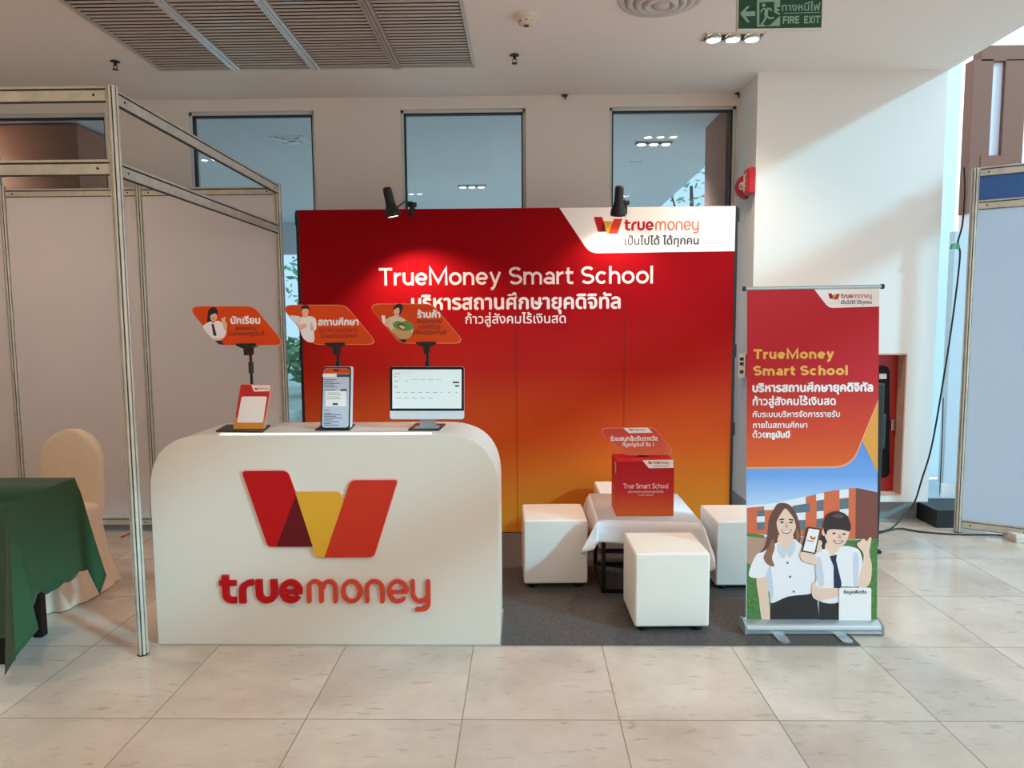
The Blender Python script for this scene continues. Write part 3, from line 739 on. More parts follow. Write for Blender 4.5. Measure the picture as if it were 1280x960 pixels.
sub('notch', MB().flat(rounded(quad(415, 462, 423, 464, PY), .003), phmap, .0022), BLACK, pb, ph)
SCRW = mat('screen_white_glow', '#e6ecec', .25, emit='#e6ecec', emit_s=.08)  # printed white areas, with the same slight glow added
sub('screen_badge', MB().flat(quad(402.5, 467.5, 420, 471.5, PY), phmap, .0018), SCRW, pb, ph)
scr_w = MB().flat(quad(406.5, 489, 432.5, 508, PY), phmap, .0022)
sub('dialog', scr_w, SCRW, pb, ph)
ink = MB(); grn = MB().flat(quad(415.5, 504, 422, 506.5, PY), phmap, .0026)
ink.flat(quad(425, 486.5, 433, 491, PY), phmap, .0018); ink.flat(quad(420, 467.5, 436, 471.5, PY), phmap, .0017)
for k, (x1, y) in enumerate(((420, 474.5), (416, 476.8), (424, 479), (417, 481.2), (421, 483.6), (419, 487), (412, 512.5), (414, 516.5), (426, 518), (420, 520), (428, 522.2), (416, 524.5), (424, 526.8), (414, 529), (423, 531))):
    ink.flat(quad(404.5, y, x1, y+.8, PY), phmap, .0017)
for k, y in enumerate((491, 493.3, 496, 498.3)): ink.flat(quad(409-.3*k, y, 424+2*(k % 2), y+.5, PY), phmap, .0026)
sub_multi('screen_print', [(ink, mat('screen_ink', '#4a4652', .4)), (grn, mat('screen_green', '#1f5a3a', .4))], pb, ph)

# desktop computer
MY = 3.285
mo = thing('desktop_monitor', 'white and black desktop computer screen on a white stand', 'monitor', (P(535, 536, MY).x, MY, KZ+.006))
hd = quad(487.5, 458.5, 580, 524, MY); 
hb = MB().prism(rounded(hd, .012), fm(MY), -.014, 0).build('housing', mat('monitor_white', '#d8dce2', .35), mo, True)
gl_ = quad(487.5, 458.5, 580, 513.5, MY)
sub('bezel', MB().prism(rounded(gl_, [0, 0, .012, .012]), fm(MY), 0, .0012), mat('gloss_black', '#0f0d0e', .12), hb, mo)
sub('screen', MB().flat(quad(490.5, 461.8, 577, 510.5, MY), fm(MY), .0018), mat('monitor_screen', '#dfe7e6', .2, emit='#dfe7e6', emit_s=.10), hb, mo)
ink = MB(); ink2 = MB()
for x0, x1, y in ((493, 500, 466.8), (493, 495.5, 470), (493, 497.5, 476), (507, 510, 476), (493, 497.5, 483)): ink.flat(quad(x0, y, x1, y+.7, MY), fm(MY), .0022)
for k in range(9): ink.flat(quad(495+9.3*k, 490, 495+9.3*k+(5 if k < 6 else 2.5), 490.7, MY), fm(MY), .0022); 
for k in range(5): ink.flat(quad(495+10*k, 497, 501+10*k, 497.5, MY), fm(MY), .0022)
for k in range(4): ink.flat(quad(515+10*k, 474, 522+10*k, 474.4, MY), fm(MY), .0022)
ink2.flat(quad(566, 477, 574, 478.8, MY), fm(MY), .0022); ink2.flat(quad(569, 481.5, 574, 483.2, MY), fm(MY), .0022)
sub_multi('screen_print', [(ink, mat('screen_grey_ink', '#8a8d90', .4)), (ink2, BLACK)], hb, mo)
n0 = px([(524, 524), (544, 524), (546, 536), (522, 536)], MY)
stp = MB().prism([(n0[0][0], n0[0][1]+.02), (n0[1][0], n0[1][1]+.02), (n0[1][0], KZ+.02), (n0[2][0], KZ+.008), (n0[3][0], KZ+.008), (n0[0][0], KZ+.02)], lambda u, v, d: Vector((u, MY+.02-d+(v-KZ)*.12, v)), -.006, .0)
stp.build('stand_neck', SILVER, mo, True)
MB().box((n0[3][0]-.012, MY-.03, KZ+.006), (n0[2][0]+.012, MY+.042, KZ+.012), .002).build('stand_foot', SILVER, mo, True)
# =================================================================== CARPET, STOOLS, LOW TABLE
tag(MB().prism([(-.112, 3.137), (1.557, 3.137), (1.557, 5.2), (-1.52, 5.2), (-1.52, 3.56), (-.112, 3.56)], lambda u, v, d: Vector((u, v, d)), .0005, .006).build('carpet', CARPET), 'dark grey carpet under the stools and the low table', 'carpet')
def make_stool(label, loc, rz, sx, sy, hz):
    t = thing('stool', label, 'stool', loc, rz, 'white cube stools round the low table')
    z0 = .032
    bm = bmesh.new(); bmesh.ops.create_cube(bm, size=1.0)
    for v in bm.verts: v.co = Vector((v.co.x*sx, v.co.y*sy, z0+(v.co.z+.5)*(hz-z0)))
    bmesh.ops.subdivide_edges(bm, edges=list(bm.edges), cuts=5, use_grid_fill=True)
    for v in bm.verts:                      # padded top and slightly bulging upholstery
        u, q_ = v.co.x/(sx/2), v.co.y/(sy/2); zz = (v.co.z-z0)/(hz-z0)
        if zz > .99: v.co.z += .009*(1-u*u)*(1-q_*q_)
        else:
            b = .005*math.sin(PI*zz)
            if abs(u) > .99: v.co.x += math.copysign(b*(1-q_*q_), u)
            if abs(q_) > .99: v.co.y += math.copysign(b*(1-u*u), q_)
    me = bpy.data.meshes.new('cushion'); bm.to_mesh(me); bm.free(); me.materials.append(LEATHER)
    o = bpy.data.objects.new('cushion', me); COL.objects.link(o); o.parent = t
    bv = o.modifiers.new('soft_edges', 'BEVEL'); bv.width = .012; bv.segments = 3; bv.limit_method = 'ANGLE'; bv.angle_limit = math.radians(50); bv.harden_normals = True
    for p in me.polygons: p.use_smooth = True
    pip = MB(); h = hz-.001
    ring = [(-sx/2+.004, -sy/2+.004), (sx/2-.004, -sy/2+.004), (sx/2-.004, sy/2-.004), (-sx/2+.004, sy/2-.004)]
    rr = rounded(ring, .012, 4); pts = [(x, y, hz-.026) for x, y in rr]+[(rr[0][0], rr[0][1], hz-.026)]
    pts = [((x*(1+.006/sx)), (y*(1+.006/sy)), z) for x, y, z in pts]
    pip.tube(pts, .0028, 6, False); pip.build('piping', LEATHER, t)
    for a in (-1, 1):
        for b in (-1, 1):
            MB().lathe([(0, .0), (.022, .0), (.026, .01), (.026, .034), (0, .034)], 18, (a*(sx/2-.05), b*(sy/2-.045), .006)).build('foot', BLACK, t)
    return t
make_stool('white cube stool at the front, nearest the tiled floor edge of the carpet', (.708, 3.437, 0), math.radians(1.0), .362, .345, .398)
make_stool('white cube stool beside the counter, with a slanting shadow across its front', (.170, 4.005, 0), math.radians(1.5), .362, .36, .400)
make_stool('white cube stool beside the roll-up banner, partly hidden by it', (1.245, 3.975, 0), 0, .36, .36, .400)
make_stool('white cube stool at the back, hidden mostly behind the red box', (.665, 4.605, 0), 0, .36, .36, .400)

LT = thing('low_table', 'low table with a black square tube frame under a white cloth', 'table', (.665, 3.95, 0))
LTZ = .426; TA = [(.405, 3.735), (.95, 3.675), (.955, 4.30), (.410, 4.31)]
MB().prism(TA, lambda u, v, d: Vector((u, v, d)), LTZ-.02, LTZ).build('table_top', mat('table_board', '#6a5b50', .6), LT, True)
legs = [(.437, 3.765), (.91, 3.765), (.91, 4.20), (.437, 4.20)]
for x, y in legs: MB().box((x-.011, y-.011, .006), (x+.011, y+.011, LTZ-.02), .002).build('leg', BLACK_MT, LT, True)
for nme, z in (('bottom_rail', .018), ('top_rail', LTZ-.032)):
    rl = MB()
    for i in range(4): rl.bar((*legs[i], z), (*legs[(i+1) % 4], z), .022, .022)
    rl.build(nme, BLACK_MT, LT, True)
def drape(top, z, drops, corner_drop, corner_out, side_out, nseg=10, wave=.012, seed=3, nv=10, edge_round=.012):
    """a cloth over a rectangle: top sheet, four hanging sides and a pointed fold at each corner.
    drops: hang of each side; corner_drop / corner_out: per corner"""
    rnd = random.Random(seed); n = len(top); c = Vector((sum(p[0] for p in top)/n, sum(p[1] for p in top)/n)); ring = []   # (top point, outward dir, drop, out)
    for i in range(n):
        a = Vector(top[i]); b = Vector(top[(i+1) % n]); d = (b-a).normalized(); nrm = Vector((d.y, -d.x))
        if nrm.dot((a+b)/2-c) < 0: nrm = -nrm
        pv = Vector(top[i-1]); dp = (a-pv).normalized(); np_ = Vector((dp.y, -dp.x))
        if np_.dot((a+pv)/2-c) < 0: np_ = -np_
        cd = corner_drop[i]; co = corner_out[i]; diag = (nrm+np_).normalized()
        # corner fold: end of one side, lowest tip, outermost point, inner crease, start of the next side
        for wn, wd_, dr, ou in ((np_, 0.0, drops[i-1], side_out), (np_, .55, cd, co*.60+side_out), (np_, 3.0, cd*.86, co+side_out), (nrm, .7, drops[i]*.6+cd*.38, co*.55+side_out), (nrm, 0.0, drops[i], side_out)):
            ring.append((a, (wn+diag*wd_).normalized(), dr, ou))
        for k in range(1, nseg):
            t = k/nseg; p = a.lerp(b, t); m = math.sin(PI*t)
            ring.append((p, nrm, drops[i]*(1+.04*rnd.uniform(-1, 1)), side_out+wave*math.sin(t*9+i*2+seed)*m+.10*co*(1-m)**4))
    mb = MB(); vs = []; fs = []; N = len(ring)
    for j in range(nv+1):
        s = j/nv
        for p, o, dr, ou in ring:
            q_ = p + o*(edge_round*min(1, s*6)+ou*s**1.15); vs.append((q_.x, q_.y, z-dr*s-(edge_round*.3 if s else 0)))
    for j in range(nv):
        for i in range(N): fs.append([j*N+i, j*N+(i+1) % N, (j+1)*N+(i+1) % N, (j+1)*N+i])
    mb.add(vs, fs, True)
    tv = [(p.x, p.y, z+.0015) for p, _, _, _ in ring]; tri = tessellate_polygon([[Vector((x, y, 0)) for x, y, _ in [(*q2,) for q2 in [(v[0], v[1], 0) for v in [(*top[k],) for k in range(n)]]]]])
    mb.add([(p[0], p[1], z) for p in top], [list(t) for t in tri])
    return mb
tc = drape(TA, LTZ+.004, [.115, .13, .12, .13], [.19, .25, .2, .2], [.10, .09, .08, .08], .010, seed=5)
o = tc.build('tablecloth', CLOTH_W); auto_smooth(o, 60); tag(o, 'small white cloth with hanging corners over the low table', 'tablecloth')
sm = o.modifiers.new('cloth_thickness', 'SOLIDIFY'); sm.thickness = .0018; sm.offset = 1

# red box with a sign on its lid
BZ0 = LTZ+.0065; BXA, BXB, BYA, BYB, BH = .510, .826, 3.79, 4.01, .310
rb = thing('ballot_box', 'red to orange cardboard box with a tilted sign, standing on the low white table', 'box', (.665, 3.90, BZ0))
RBM = grad_mat('box_print', [(0, '#d9682f'), (.45, '#c4282a'), (1, '#b3141e')], 2, 0.0, .30, .55, spec=.2)
body = MB().box((BXA, BYA, BZ0), (BXB, BYB, BZ0+BH), .0015).build('box_body', RBM, rb, True)
fY = fm(BYA)
sub('corner_field', MB().flat(rounded(px([(803, 575.3), (842, 574.5), (842, 584.8), (811, 585.2)], BYA), [0, 0, 0, .012]), fY, .0008), INK_W, body, rb)
em = {k: MB() for k in LOGO}; r = px([(810, 580), (815.5, 576.6)], BYA); emblem(em, r[0][0], r[1][0], r[0][1], r[1][1], fY, .0014, .0014, .0003)
wt, wm = MB(), MB(); r = px([(817, 580), (836, 576.8)], BYA); wordmark(wt, wm, r[0][0], r[1][0], r[0][1], r[1][1]-r[0][1], fY, .0014, .0014)
sg = MB(); r = px([(817, 583.6), (835, 583.6)], BYA); thai(sg, 'เป็นไปได้ ได้ทุกคน', r[0][0], r[1][0], r[0][1], fY, .0014)
sub_multi('emblem', [(em[k], EMB_MATS[k]) for k in em]+[(wt, INK_RED), (wm, INK_ORANGE), (sg, INK_K)], body, rb)
lt = MB(); r = px([(779, 611), (835, 611)], BYA); latin(lt, 'True Smart School', r[0][0], r[1][0], r[0][1]+.002, .028, fY, .0014, .0014, .1)
r = px([(785, 616), (829, 616)], BYA); thai(lt, 'บริหารสถานศึกษายุคดิจิทัล', r[0][0], r[1][0], r[0][1], fY, .0014)
r = px([(797, 619.5), (817, 619.5)], BYA); thai(lt, 'ก้าวสู่สังคมไร้เงินสด', r[0][0], r[1][0], r[0][1], fY, .0014)
sub('lettering', lt, mat('box_lettering', '#f4d6d2', .5), body, rb)
sd = lambda u, v, d: Vector((BXA-d, u, v))
sf = MB().flat([(BYA+.02, BZ0+BH-.012), (BYA+.075, BZ0+BH-.012), (BYA+.055, BZ0+BH-.075), (BYA+.02, BZ0+BH-.075)], sd, .0008)
thai(sf, 'บริหารสถานศึกษา', BYA+.05, BYA+.17, BZ0+.14, sd, .0008); sub('side_print', sf, mat('box_side_print', '#e9b7ad', .5), body, rb)
FYY = 3.91; ftilt = .35
def flapmap(u, v, d): return Vector((u, FYY-d+(v-BZ0-BH)*ftilt, v))
fc = px([(746, 537), (820, 536.5), (846, 568.5), (782, 569.5)], FYY)
lo = min(p[1] for p in fc)
fl_ = auto_smooth(MB().prism(rounded(fc, [.03, .05, .03, .06], 8), flapmap, -.005, -.0005).build('lid_sign', mat('lid_edge', '#e08a78', .5), rb, True), 40)
cx = sum(c[0] for c in fc)/4; cz = sum(c[1] for c in fc)/4
sub('sign_face', MB().flat(rounded([(cx+(x-cx)*.985, cz+(z-cz)*.97) for x, z in fc], [.03, .05, .03, .06], 8), flapmap, 0), grad_mat('lid_print', [(0, '#dd6a35'), (.6, '#d5402f'), (1, '#c52a2a')], 2, BH, BH+.17, .4), fl_, rb)
sub('white_tab', MB().flat(rounded(px([(780.5, 536.8), (812, 536.2), (817.5, 542.5), (787.5, 543)], FYY), [0, .02, 0, 0]), flapmap, .0006), INK_W, fl_, rb)
em = {k: MB() for k in LOGO}; r = px([(788, 540), (793, 537.5)], FYY); emblem(em, r[0][0], r[1][0], r[0][1], r[1][1], flapmap, .0012, .0012, .0003)
wt, wm = MB(), MB(); r = px([(794, 540), (808, 538)], FYY); wordmark(wt, wm, r[0][0], r[1][0], r[0][1], r[1][1]-r[0][1], flapmap, .0012, .0012)
sub_multi('emblem', [(em[k], EMB_MATS[k]) for k in em]+[(wt, INK_RED), (wm, INK_ORANGE)], fl_, rb)
lt = MB(); r = px([(764, 552), (823, 551)], FYY); thai(lt, 'ร่วมสนุกลุ้นรับรางวัล', r[0][0], r[1][0], r[0][1], flapmap, .0012, .0013)
r = px([(779, 558.5), (818, 557.5)], FYY); thai(lt, 'ที่บูธทรูมันนี่ ชั้น 1', r[0][0], r[1][0], r[0][1], flapmap, .0012, .0010)
sub('lettering', lt, INK_W, fl_, rb)
MB().box((.65, 3.925, BZ0+BH), (.70, 3.95, BZ0+BH+.015), .002).build('sign_slot', BLACK, rb, True)

# =================================================================== ROLL-UP BANNER
RYB = 3.29
bn = thing('roll_up_banner', 'tall red roll-up banner picturing two young women, on a silver base', 'banner', (1.385, RYB, 0))
LEAN = .062
def bmap(u, v, d): return Vector((1.072+u, RYB-.01+v*LEAN-d, .055+v))
def bp(pts): return [((x-931.5)/164*.628, (776-y)/414.5*1.603) for x, y in pts]
BW, BHT = .628, 1.603
sheet = MB().prism([(0, 0), (BW, 0), (BW, BHT), (0, BHT)], bmap, -.0012, 0).build('sheet', mat('banner_sheet', '#efe9e4', .5), bn, True)
C4 = (920, 560, 3.842)
def bpoly(pts, sm=False): 
    pp = bp(crop(pts, *C4)); return smooth_poly(pp) if sm else pp
def bflat(polys, d, sm=False):
    mb = MB()
    for p in polys: mb.flat(bpoly(p, sm), bmap, d)
    return mb
skyp = MB().flat(bp([(931.5, 776), (1095.5, 776), (1095.5, 495), (931.5, 495)]), bmap, .0004)
sub('sky_print', skyp, grad_mat('banner_sky', [(0, '#c9dcf2'), (.45, '#6f9fdf'), (1, '#4f83cf')], 2, .58, .98, .45), sheet, bn)
bk = [(bflat([[(47, 420), (300, 420), (570, 430), (570, 560), (47, 560)]], .0005), mat('print_path', '#b98f78', .5)),
      (bflat([[(47, 272), (130, 266), (180, 262), (355, 222), (420, 205), (540, 187), (570, 187), (570, 430), (47, 405)]], .0006), mat('print_brick', '#d8673c', .5)),
      (bflat([[(570, 185), (676, 207), (676, 432), (570, 432)]], .0006), mat('print_dark_brick', '#7b3f33', .5)),
      (bflat([[(47, 268), (135, 262), (180, 258), (330, 226), (330, 262), (180, 290), (130, 292), (130, 272), (47, 280)], [(380, 215), (418, 208), (418, 240), (380, 246)], [(492, 195), (536, 190), (536, 232), (492, 236)],
              [(95, 320), (133, 318), (133, 348), (95, 350)], [(275, 306), (330, 302), (330, 338), (275, 340)], [(383, 298), (416, 296), (416, 330), (383, 334)], [(494, 288), (536, 285), (536, 318), (494, 320)]], .0007), mat('print_white_band', '#e4e6ea', .5)),
      (bflat([[(95, 292), (133, 290), (133, 320), (95, 322)], [(95, 352), (133, 350), (133, 386), (95, 388)], [(270, 270), (350, 258), (350, 300), (270, 306)], [(290, 342), (330, 340), (330, 388), (290, 390)],
              [(383, 248), (416, 244), (416, 294), (383, 298)], [(383, 336), (416, 332), (416, 372), (383, 376)], [(494, 240), (536, 236), (536, 284), (494, 288)]], .0008), mat('print_window', '#5f6f7a', .5)),
      (bflat([[(47, 545), (75, 560), (110, 620), (165, 700), (165, 834), (47, 834)], [(500, 440), (676, 430), (676, 834), (500, 834)], [(47, 400), (130, 412), (130, 425), (47, 418)]], .0009), mat('print_grass', '#4d7a38', .6, noise=.35, nscale=90))]
sub_multi('building_print', bk, sheet, bn)
red = rounded(bp([(931.5, 361.5), (1095.5, 361.5), (1095.5, 498), (1062, 581), (931.5, 582)]), [0, 0, .02, .12, 0], 10)
red2 = rounded(bp([(931.5, 361.5), (1095.5, 361.5), (1095.5, 500), (1063, 583), (931.5, 584)]), [0, 0, .02, .12, 0], 10)
sub('amber_print', MB().flat(bp([(1095.5, 500), (1095.5, 590), (1074, 546)]), bmap, .0010), mat('print_amber', '#e39a3a', .5), sheet, bn)
sub('red_border', MB().flat(red2, bmap, .0011), mat('print_peach', '#eda277', .5), sheet, bn)
BNM = grad_mat('banner_print', [(0, '#e0662c'), (.22, '#d34a2c'), (.55, '#c0242e'), (1, '#bf2029')], 2, .80, 1.6, .5, None, None, 0, 0, .2)
sub('red_field', MB().flat(red, bmap, .0012), BNM, sheet, bn)
sub('corner_field', MB().flat(rounded(bp([(1014.5, 361.5), (1095.5, 361.5), (1095.5, 383.5), (1033, 385)]), [0, 0, 0, .045]), bmap, .0016), INK_W, sheet, bn)
em = {k: MB() for k in LOGO}; r = bp([(1032, 374.5), (1046.5, 367)]); emblem(em, r[0][0], r[1][0], r[0][1], r[1][1], bmap, .002, .002, .0003)
wt, wm = MB(), MB(); r = bp([(1048, 373), (1086, 368.5)]); wordmark(wt, wm, r[0][0], r[1][0], r[0][1], r[1][1]-r[0][1], bmap, .002, .002)
sg = MB(); r = bp([(1048, 380), (1086, 379.5)]); thai(sg, 'เป็นไปได้ ได้ทุกคน', r[0][0], r[1][0], r[0][1], bmap, .002, .0005)
sub_multi('emblem', [(em[k], EMB_MATS[k]) for k in em]+[(wt, INK_RED), (wm, INK_ORANGE), (sg, INK_K)], sheet, bn)
yl, yl2, wl = MB(), MB(), MB()
r = bp([(939.5, 447.5), (1040, 447.5)]); latin(yl, 'TrueMoney', r[0][0], r[1][0], r[0][1], .047, bmap, .002, .002, .165)
r = bp([(939.5, 468), (1057, 468)]); latin(yl2, 'Smart School', r[0][0], r[1][0], r[0][1], .047, bmap, .002, .002, .165)
for txt, x0, x1, y, b in (('บริหารสถานศึกษายุคดิจิทัล', 939, 1088, 488, .0028), ('ก้าวสู่สังคมไร้เงินสด', 939, 1042, 504.5, .0016), ('กับระบบบริหารจัดการรายรับ', 939, 1047.5, 519.5, .0008), ('ภายในสถานศึกษา', 939, 1007, 533, .0008), ('ด้วย', 939, 956.5, 545, .0008), ('ทรูมันนี่', 957, 985, 545, .0022)):
    r = bp([(x0, y), (x1, y)]); thai(wl, txt, r[0][0], r[1][0], r[0][1], bmap, .002, b)
sub('yellow_lettering', yl, mat('print_gold', '#edb44e', .45), sheet, bn); sub('yellow_lettering', yl2, mat('print_gold', '#edb44e', .45), sheet, bn); sub('white_lettering', wl, INK_W, sheet, bn)
BHAIR = mat('print_brown_hair', '#6a4234', .5); BHAIR2 = mat('print_hair_highlight', '#95644c', .5); SHADE = mat('print_shirt_fold', '#cfd0da', .5); SKIN2 = mat('print_fair_skin', '#f0c9b2', .5); BLUSH = mat('print_blush', '#e2a08a', .5)
BLACKP = mat('print_black_skirt', '#241f21', .5)
PSTACK = [
 (BHAIR, [(170, 300), (190, 265), (215, 256), (250, 265), (280, 300), (298, 350), (306, 410), (302, 445), (275, 440), (200, 455), (195, 520), (192, 555), (178, 580), (150, 570), (125, 545), (100, 528), (108, 500), (130, 470), (146, 410), (152, 340)], True),
 (SKIN2, [(208, 400), (262, 400), (270, 440), (240, 490), (196, 455)], True),
 (SKIN2, [(95, 612), (143, 608), (152, 690), (160, 832), (124, 832), (106, 720)], True),
 (BLACKP, [(166, 738), (250, 708), (366, 690), (388, 730), (400, 832), (160, 832)], False),
 (SHIRT, [(90, 510), (130, 490), (195, 448), (235, 488), (272, 432), (300, 450), (350, 490), (385, 540), (392, 590), (372, 640), (364, 692), (250, 707), (168, 740), (158, 690), (142, 615), (100, 620), (56, 603)], True),
 (SHADE, [(140, 610), (158, 560), (168, 600), (175, 690), (165, 735), (156, 690)], True), (SHADE, [(196, 452), (236, 492), (222, 525), (196, 490)], True), (SHADE, [(238, 490), (272, 436), (282, 470), (256, 520)], True),
 (SKIN2, [(190, 338), (200, 300), (235, 284), (268, 303), (284, 342), (280, 385), (260, 420), (236, 432), (210, 414), (193, 378)], True),
 (BHAIR, [(182, 360), (186, 310), (212, 276), (236, 272), (218, 296), (200, 325)], True), (BHAIR, [(228, 272), (262, 285), (286, 330), (290, 390), (274, 335), (250, 300)], True),
 (BHAIR2, [(150, 470), (172, 430), (182, 470), (168, 520), (180, 560), (150, 555), (128, 520)], True), (BHAIR2, [(286, 380), (300, 410), (296, 438), (284, 425)], True),
 (HAIR, [(203, 334), (226, 332), (226, 338), (203, 340)], False), (HAIR, [(248, 332), (270, 336), (270, 342), (248, 338)], False),
 (HAIR, ell(215, 349, 9, 4), False), (HAIR, ell(259, 350, 9, 4), False), (BLUSH, [(236, 352), (246, 372), (238, 376), (230, 372)], True),
 (LIP, [(212, 386), (236, 389), (262, 384), (254, 399), (236, 404), (220, 399)], True), (INK_W, [(216, 388), (236, 391), (258, 387), (250, 396), (236, 399), (222, 396)], True),
 (NAVY, ell(244, 545, 4, 5), False), (NAVY, ell(256, 612, 4, 5), False), (NAVY, ell(274, 684, 4, 5), False),
 # second girl
 (HAIR, [(385, 490), (398, 430), (416, 380), (430, 400), (425, 470), (400, 495)], True),
 (BLACKP, [(398, 730), (490, 735), (490, 832), (398, 832)], False),
 (SKIN2, [(432, 445), (498, 460), (498, 505), (462, 525), (425, 490)], True),
 (SHIRT, [(372, 505), (425, 478), (460, 512), (502, 466), (560, 470), (592, 492), (606, 560), (598, 640), (575, 660), (490, 665), (488, 735), (400, 730), (372, 660), (396, 585)], True),
 (SHADE, [(378, 540), (400, 520), (420, 640), (398, 660), (380, 610)], True), (SHADE, [(560, 500), (585, 520), (580, 640), (562, 650)], True),
 (NAVY, [(444, 513), (480, 505), (476, 532), (503, 640), (502, 668), (466, 666), (464, 560)], False),
 (SKIN2, [(364, 642), (400, 666), (490, 668), (490, 702), (430, 722), (388, 725), (362, 702)], True),
 (SKIN2, [(575, 458), (592, 440), (606, 428), (622, 440), (634, 424), (645, 424), (640, 460), (636, 500), (648, 560), (640, 640), (606, 668), (582, 650), (602, 560), (606, 500)], True),
 (SKIN2, [(412, 380), (440, 370), (505, 375), (537, 385), (533, 420), (518, 452), (490, 473), (452, 466), (426, 430)], True),
 (SKIN2, ell(416, 398, 9, 16), False),
 (HAIR, [(416, 365), (430, 315), (475, 296), (522, 312), (544, 355), (540, 392), (505, 386), (442, 384), (426, 410), (416, 390)], True),
 (BHAIR, [(455, 318), (490, 308), (512, 322), (490, 330)], True),
 (HAIR, ell(465, 402, 9, 4), False), (HAIR, ell(513, 406, 9, 4), False), (BLUSH, [(490, 405), (500, 424), (490, 428), (484, 424)], True),
 (LIP, [(462, 434), (486, 440), (510, 436), (500, 450), (484, 453), (470, 448)], True), (INK_W, [(468, 437), (486, 443), (504, 440), (496, 447), (484, 449), (474, 445)], True),
 # phone held up between them
 (SKIN2, [(303, 495), (330, 492), (372, 505), (386, 550), (352, 548), (312, 532)], True),
 (SKIN2, [(380, 440), (402, 436), (408, 450), (404, 462), (408, 475), (400, 490), (382, 488)], True),
 (HAIR, [(338, 371), (402, 379), (376, 502), (308, 489)], False), (INK_W, [(343, 378), (395, 385), (371, 495), (316, 484)], False),
 (INK_RED, [(349, 413), (357, 414), (361, 431), (354, 430)], False), (INK_YEL, [(358, 420), (367, 421), (364, 434), (361, 433)], False), (INK_ORANGE, [(370, 417), (377, 418), (372, 433), (364, 432)], False), (INK_ORANGE, [(335, 434), (368, 439), (367, 443), (334, 438)], False),
]
pr_ = []
for k, (m, pts, sm_) in enumerate(PSTACK): pr_.append((MB().flat(bpoly(pts, sm_), bmap, .0014+k*.00012), m))
sub_multi('people_print', pr_, sheet, bn)
qq = bflat([[(490, 663), (645, 663), (645, 834), (490, 834)]], 0)
qb = rounded(bpoly([(490, 663), (645, 663), (645, 834), (490, 834)]), .012)
sub('white_square', MB().flat(qb, bmap, .0078), INK_W, sheet, bn)
qt = MB(); r = bpoly([(512, 691), (622, 691)]); thai(qt, 'ข้อมูลเพิ่มเติม', r[0][0], r[1][0], r[0][1], bmap, .0082, .0006); sub('square_caption', qt, INK_K, sheet, bn)
prof = rounded([(-.055, .008), (.055, .008), (.050, .052), (.012, .066), (-.012, .066), (-.05, .05)], [.006, .006, .02, .008, .008, .02], 5)
bs = MB(); L0, L1 = 1.06, 1.713
bs.prism(prof, lambda u, v, d: Vector((d, RYB+u, v)), L0, L1); base = auto_smooth(bs.build('base', SILVER, bn, True), 40)
gv = MB().box((L0+.004, RYB-.0565, .026), (L1-.004, RYB-.05, .030)); sub('base_groove', gv, mat('dark_silver_groove', '#7d878c', .4, .5), base, bn)  # darker silver strip along the front of the base
for x in (L0, L1): MB().prism(rounded([(-.058, .006), (.058, .006), (.053, .054), (.013, .069), (-.013, .069), (-.053, .052)], .006), lambda u, v, d, x=x: Vector((x+d, RYB+u, v)), -.005, .005).build('end_cap', mat('grey_end_cap', '#8f989c', .4), bn, True)
for x0, x1 in ((968, 985), (1046, 1064)):
    a = onfloor(x0, 793, .006); b = onfloor(x1, 806.0, .006)
    d = Vector((b.x-a.x, b.y-a.y)); pts = []
    A = Vector((a.x+.01, RYB+.05)); B = Vector((b.x-.005, b.y+.012)); dd = (B-A).normalized(); nn = Vector((-dd.y, dd.x))*.026
    pts = [A+nn, A-nn, B-nn, B+nn]
    MB().prism(rounded([(p.x, p.y) for p in pts], [0, 0, .024, .024], 6), lambda u, v, d_: Vector((u, v, d_)), .006, .012).build('foot', SILVER, bn, True)
tp = bmap(0, BHT, 0)
MB().tube([(tp.x-.012, tp.y, tp.z+.004), (tp.x+BW+.012, tp.y, tp.z+.010)], .009, 14).build('top_rail', SILVER, bn, True)
for xx, dz in ((tp.x-.014, .004), (tp.x+BW+.014, .010)): MB().tube([(xx-.006, tp.y, tp.z+dz), (xx+.006, tp.y, tp.z+dz)], .012, 14).build('rail_cap', BLACK, bn, True)
MB().tube([(1.385, RYB+.02, .05), (1.385, tp.y+.02, tp.z-.01)], .009, 10).build('support_pole', SILVER, bn, True)

# =================================================================== ALUMINIUM BOOTHS
def post_mesh(x, y, z0, z1):
    """octagonal system post with eight open grooves"""
    A, B = MB(), MB(); n = 8
    for k in range(n):
        a = 2*PI*k/n
        pr = [(math.cos(a+t)*r_, math.sin(a+t)*r_) for t, r_ in ((-.27, .0165), (-.27, .0235), (-.1, .0248), (.1, .0248), (.27, .0235), (.27, .0165))]
        A.prism(pr, lambda u, v, d: Vector((x+u, y+v, d)), z0, z1)
    B.tube([(x, y, z0+.001), (x, y, z1-.002)], .017, 16)
    return [(A, ALU), (B, ALU_DK)]
def beam_mesh(a, b, h=.066, t=.02, trim=.024):
    """flat aluminium beam with a shadow groove near its top and a lock screw at each end"""
    a = Vector(a); b = Vector(b); d = (b-a).normalized(); a = a+d*trim; b = b-d*trim
    A, B = MB(), MB(); up = Vector((0, 0, 1))
    A.bar(a-up*.006, b-up*.006, t, h-.022, .0015); A.bar(a+up*(h/2-.004), b+up*(h/2-.004), t, .010, .001)
    B.bar(a+up*(h/2-.011), b+up*(h/2-.011), t*.7, .006); B.bar(a-up*(h/2-.003), b-up*(h/2-.003), t*.85, .004)
    s = d.cross(up)
    for e in (a+d*.05, b-d*.05):
        for sg_ in (-1, 1): B.tube([e+s*sg_*(t/2-.002)-up*.004, e+s*sg_*(t/2+.0012)-up*.004], .006, 10)
    return [(A, ALU), (B, ALU_DK)]
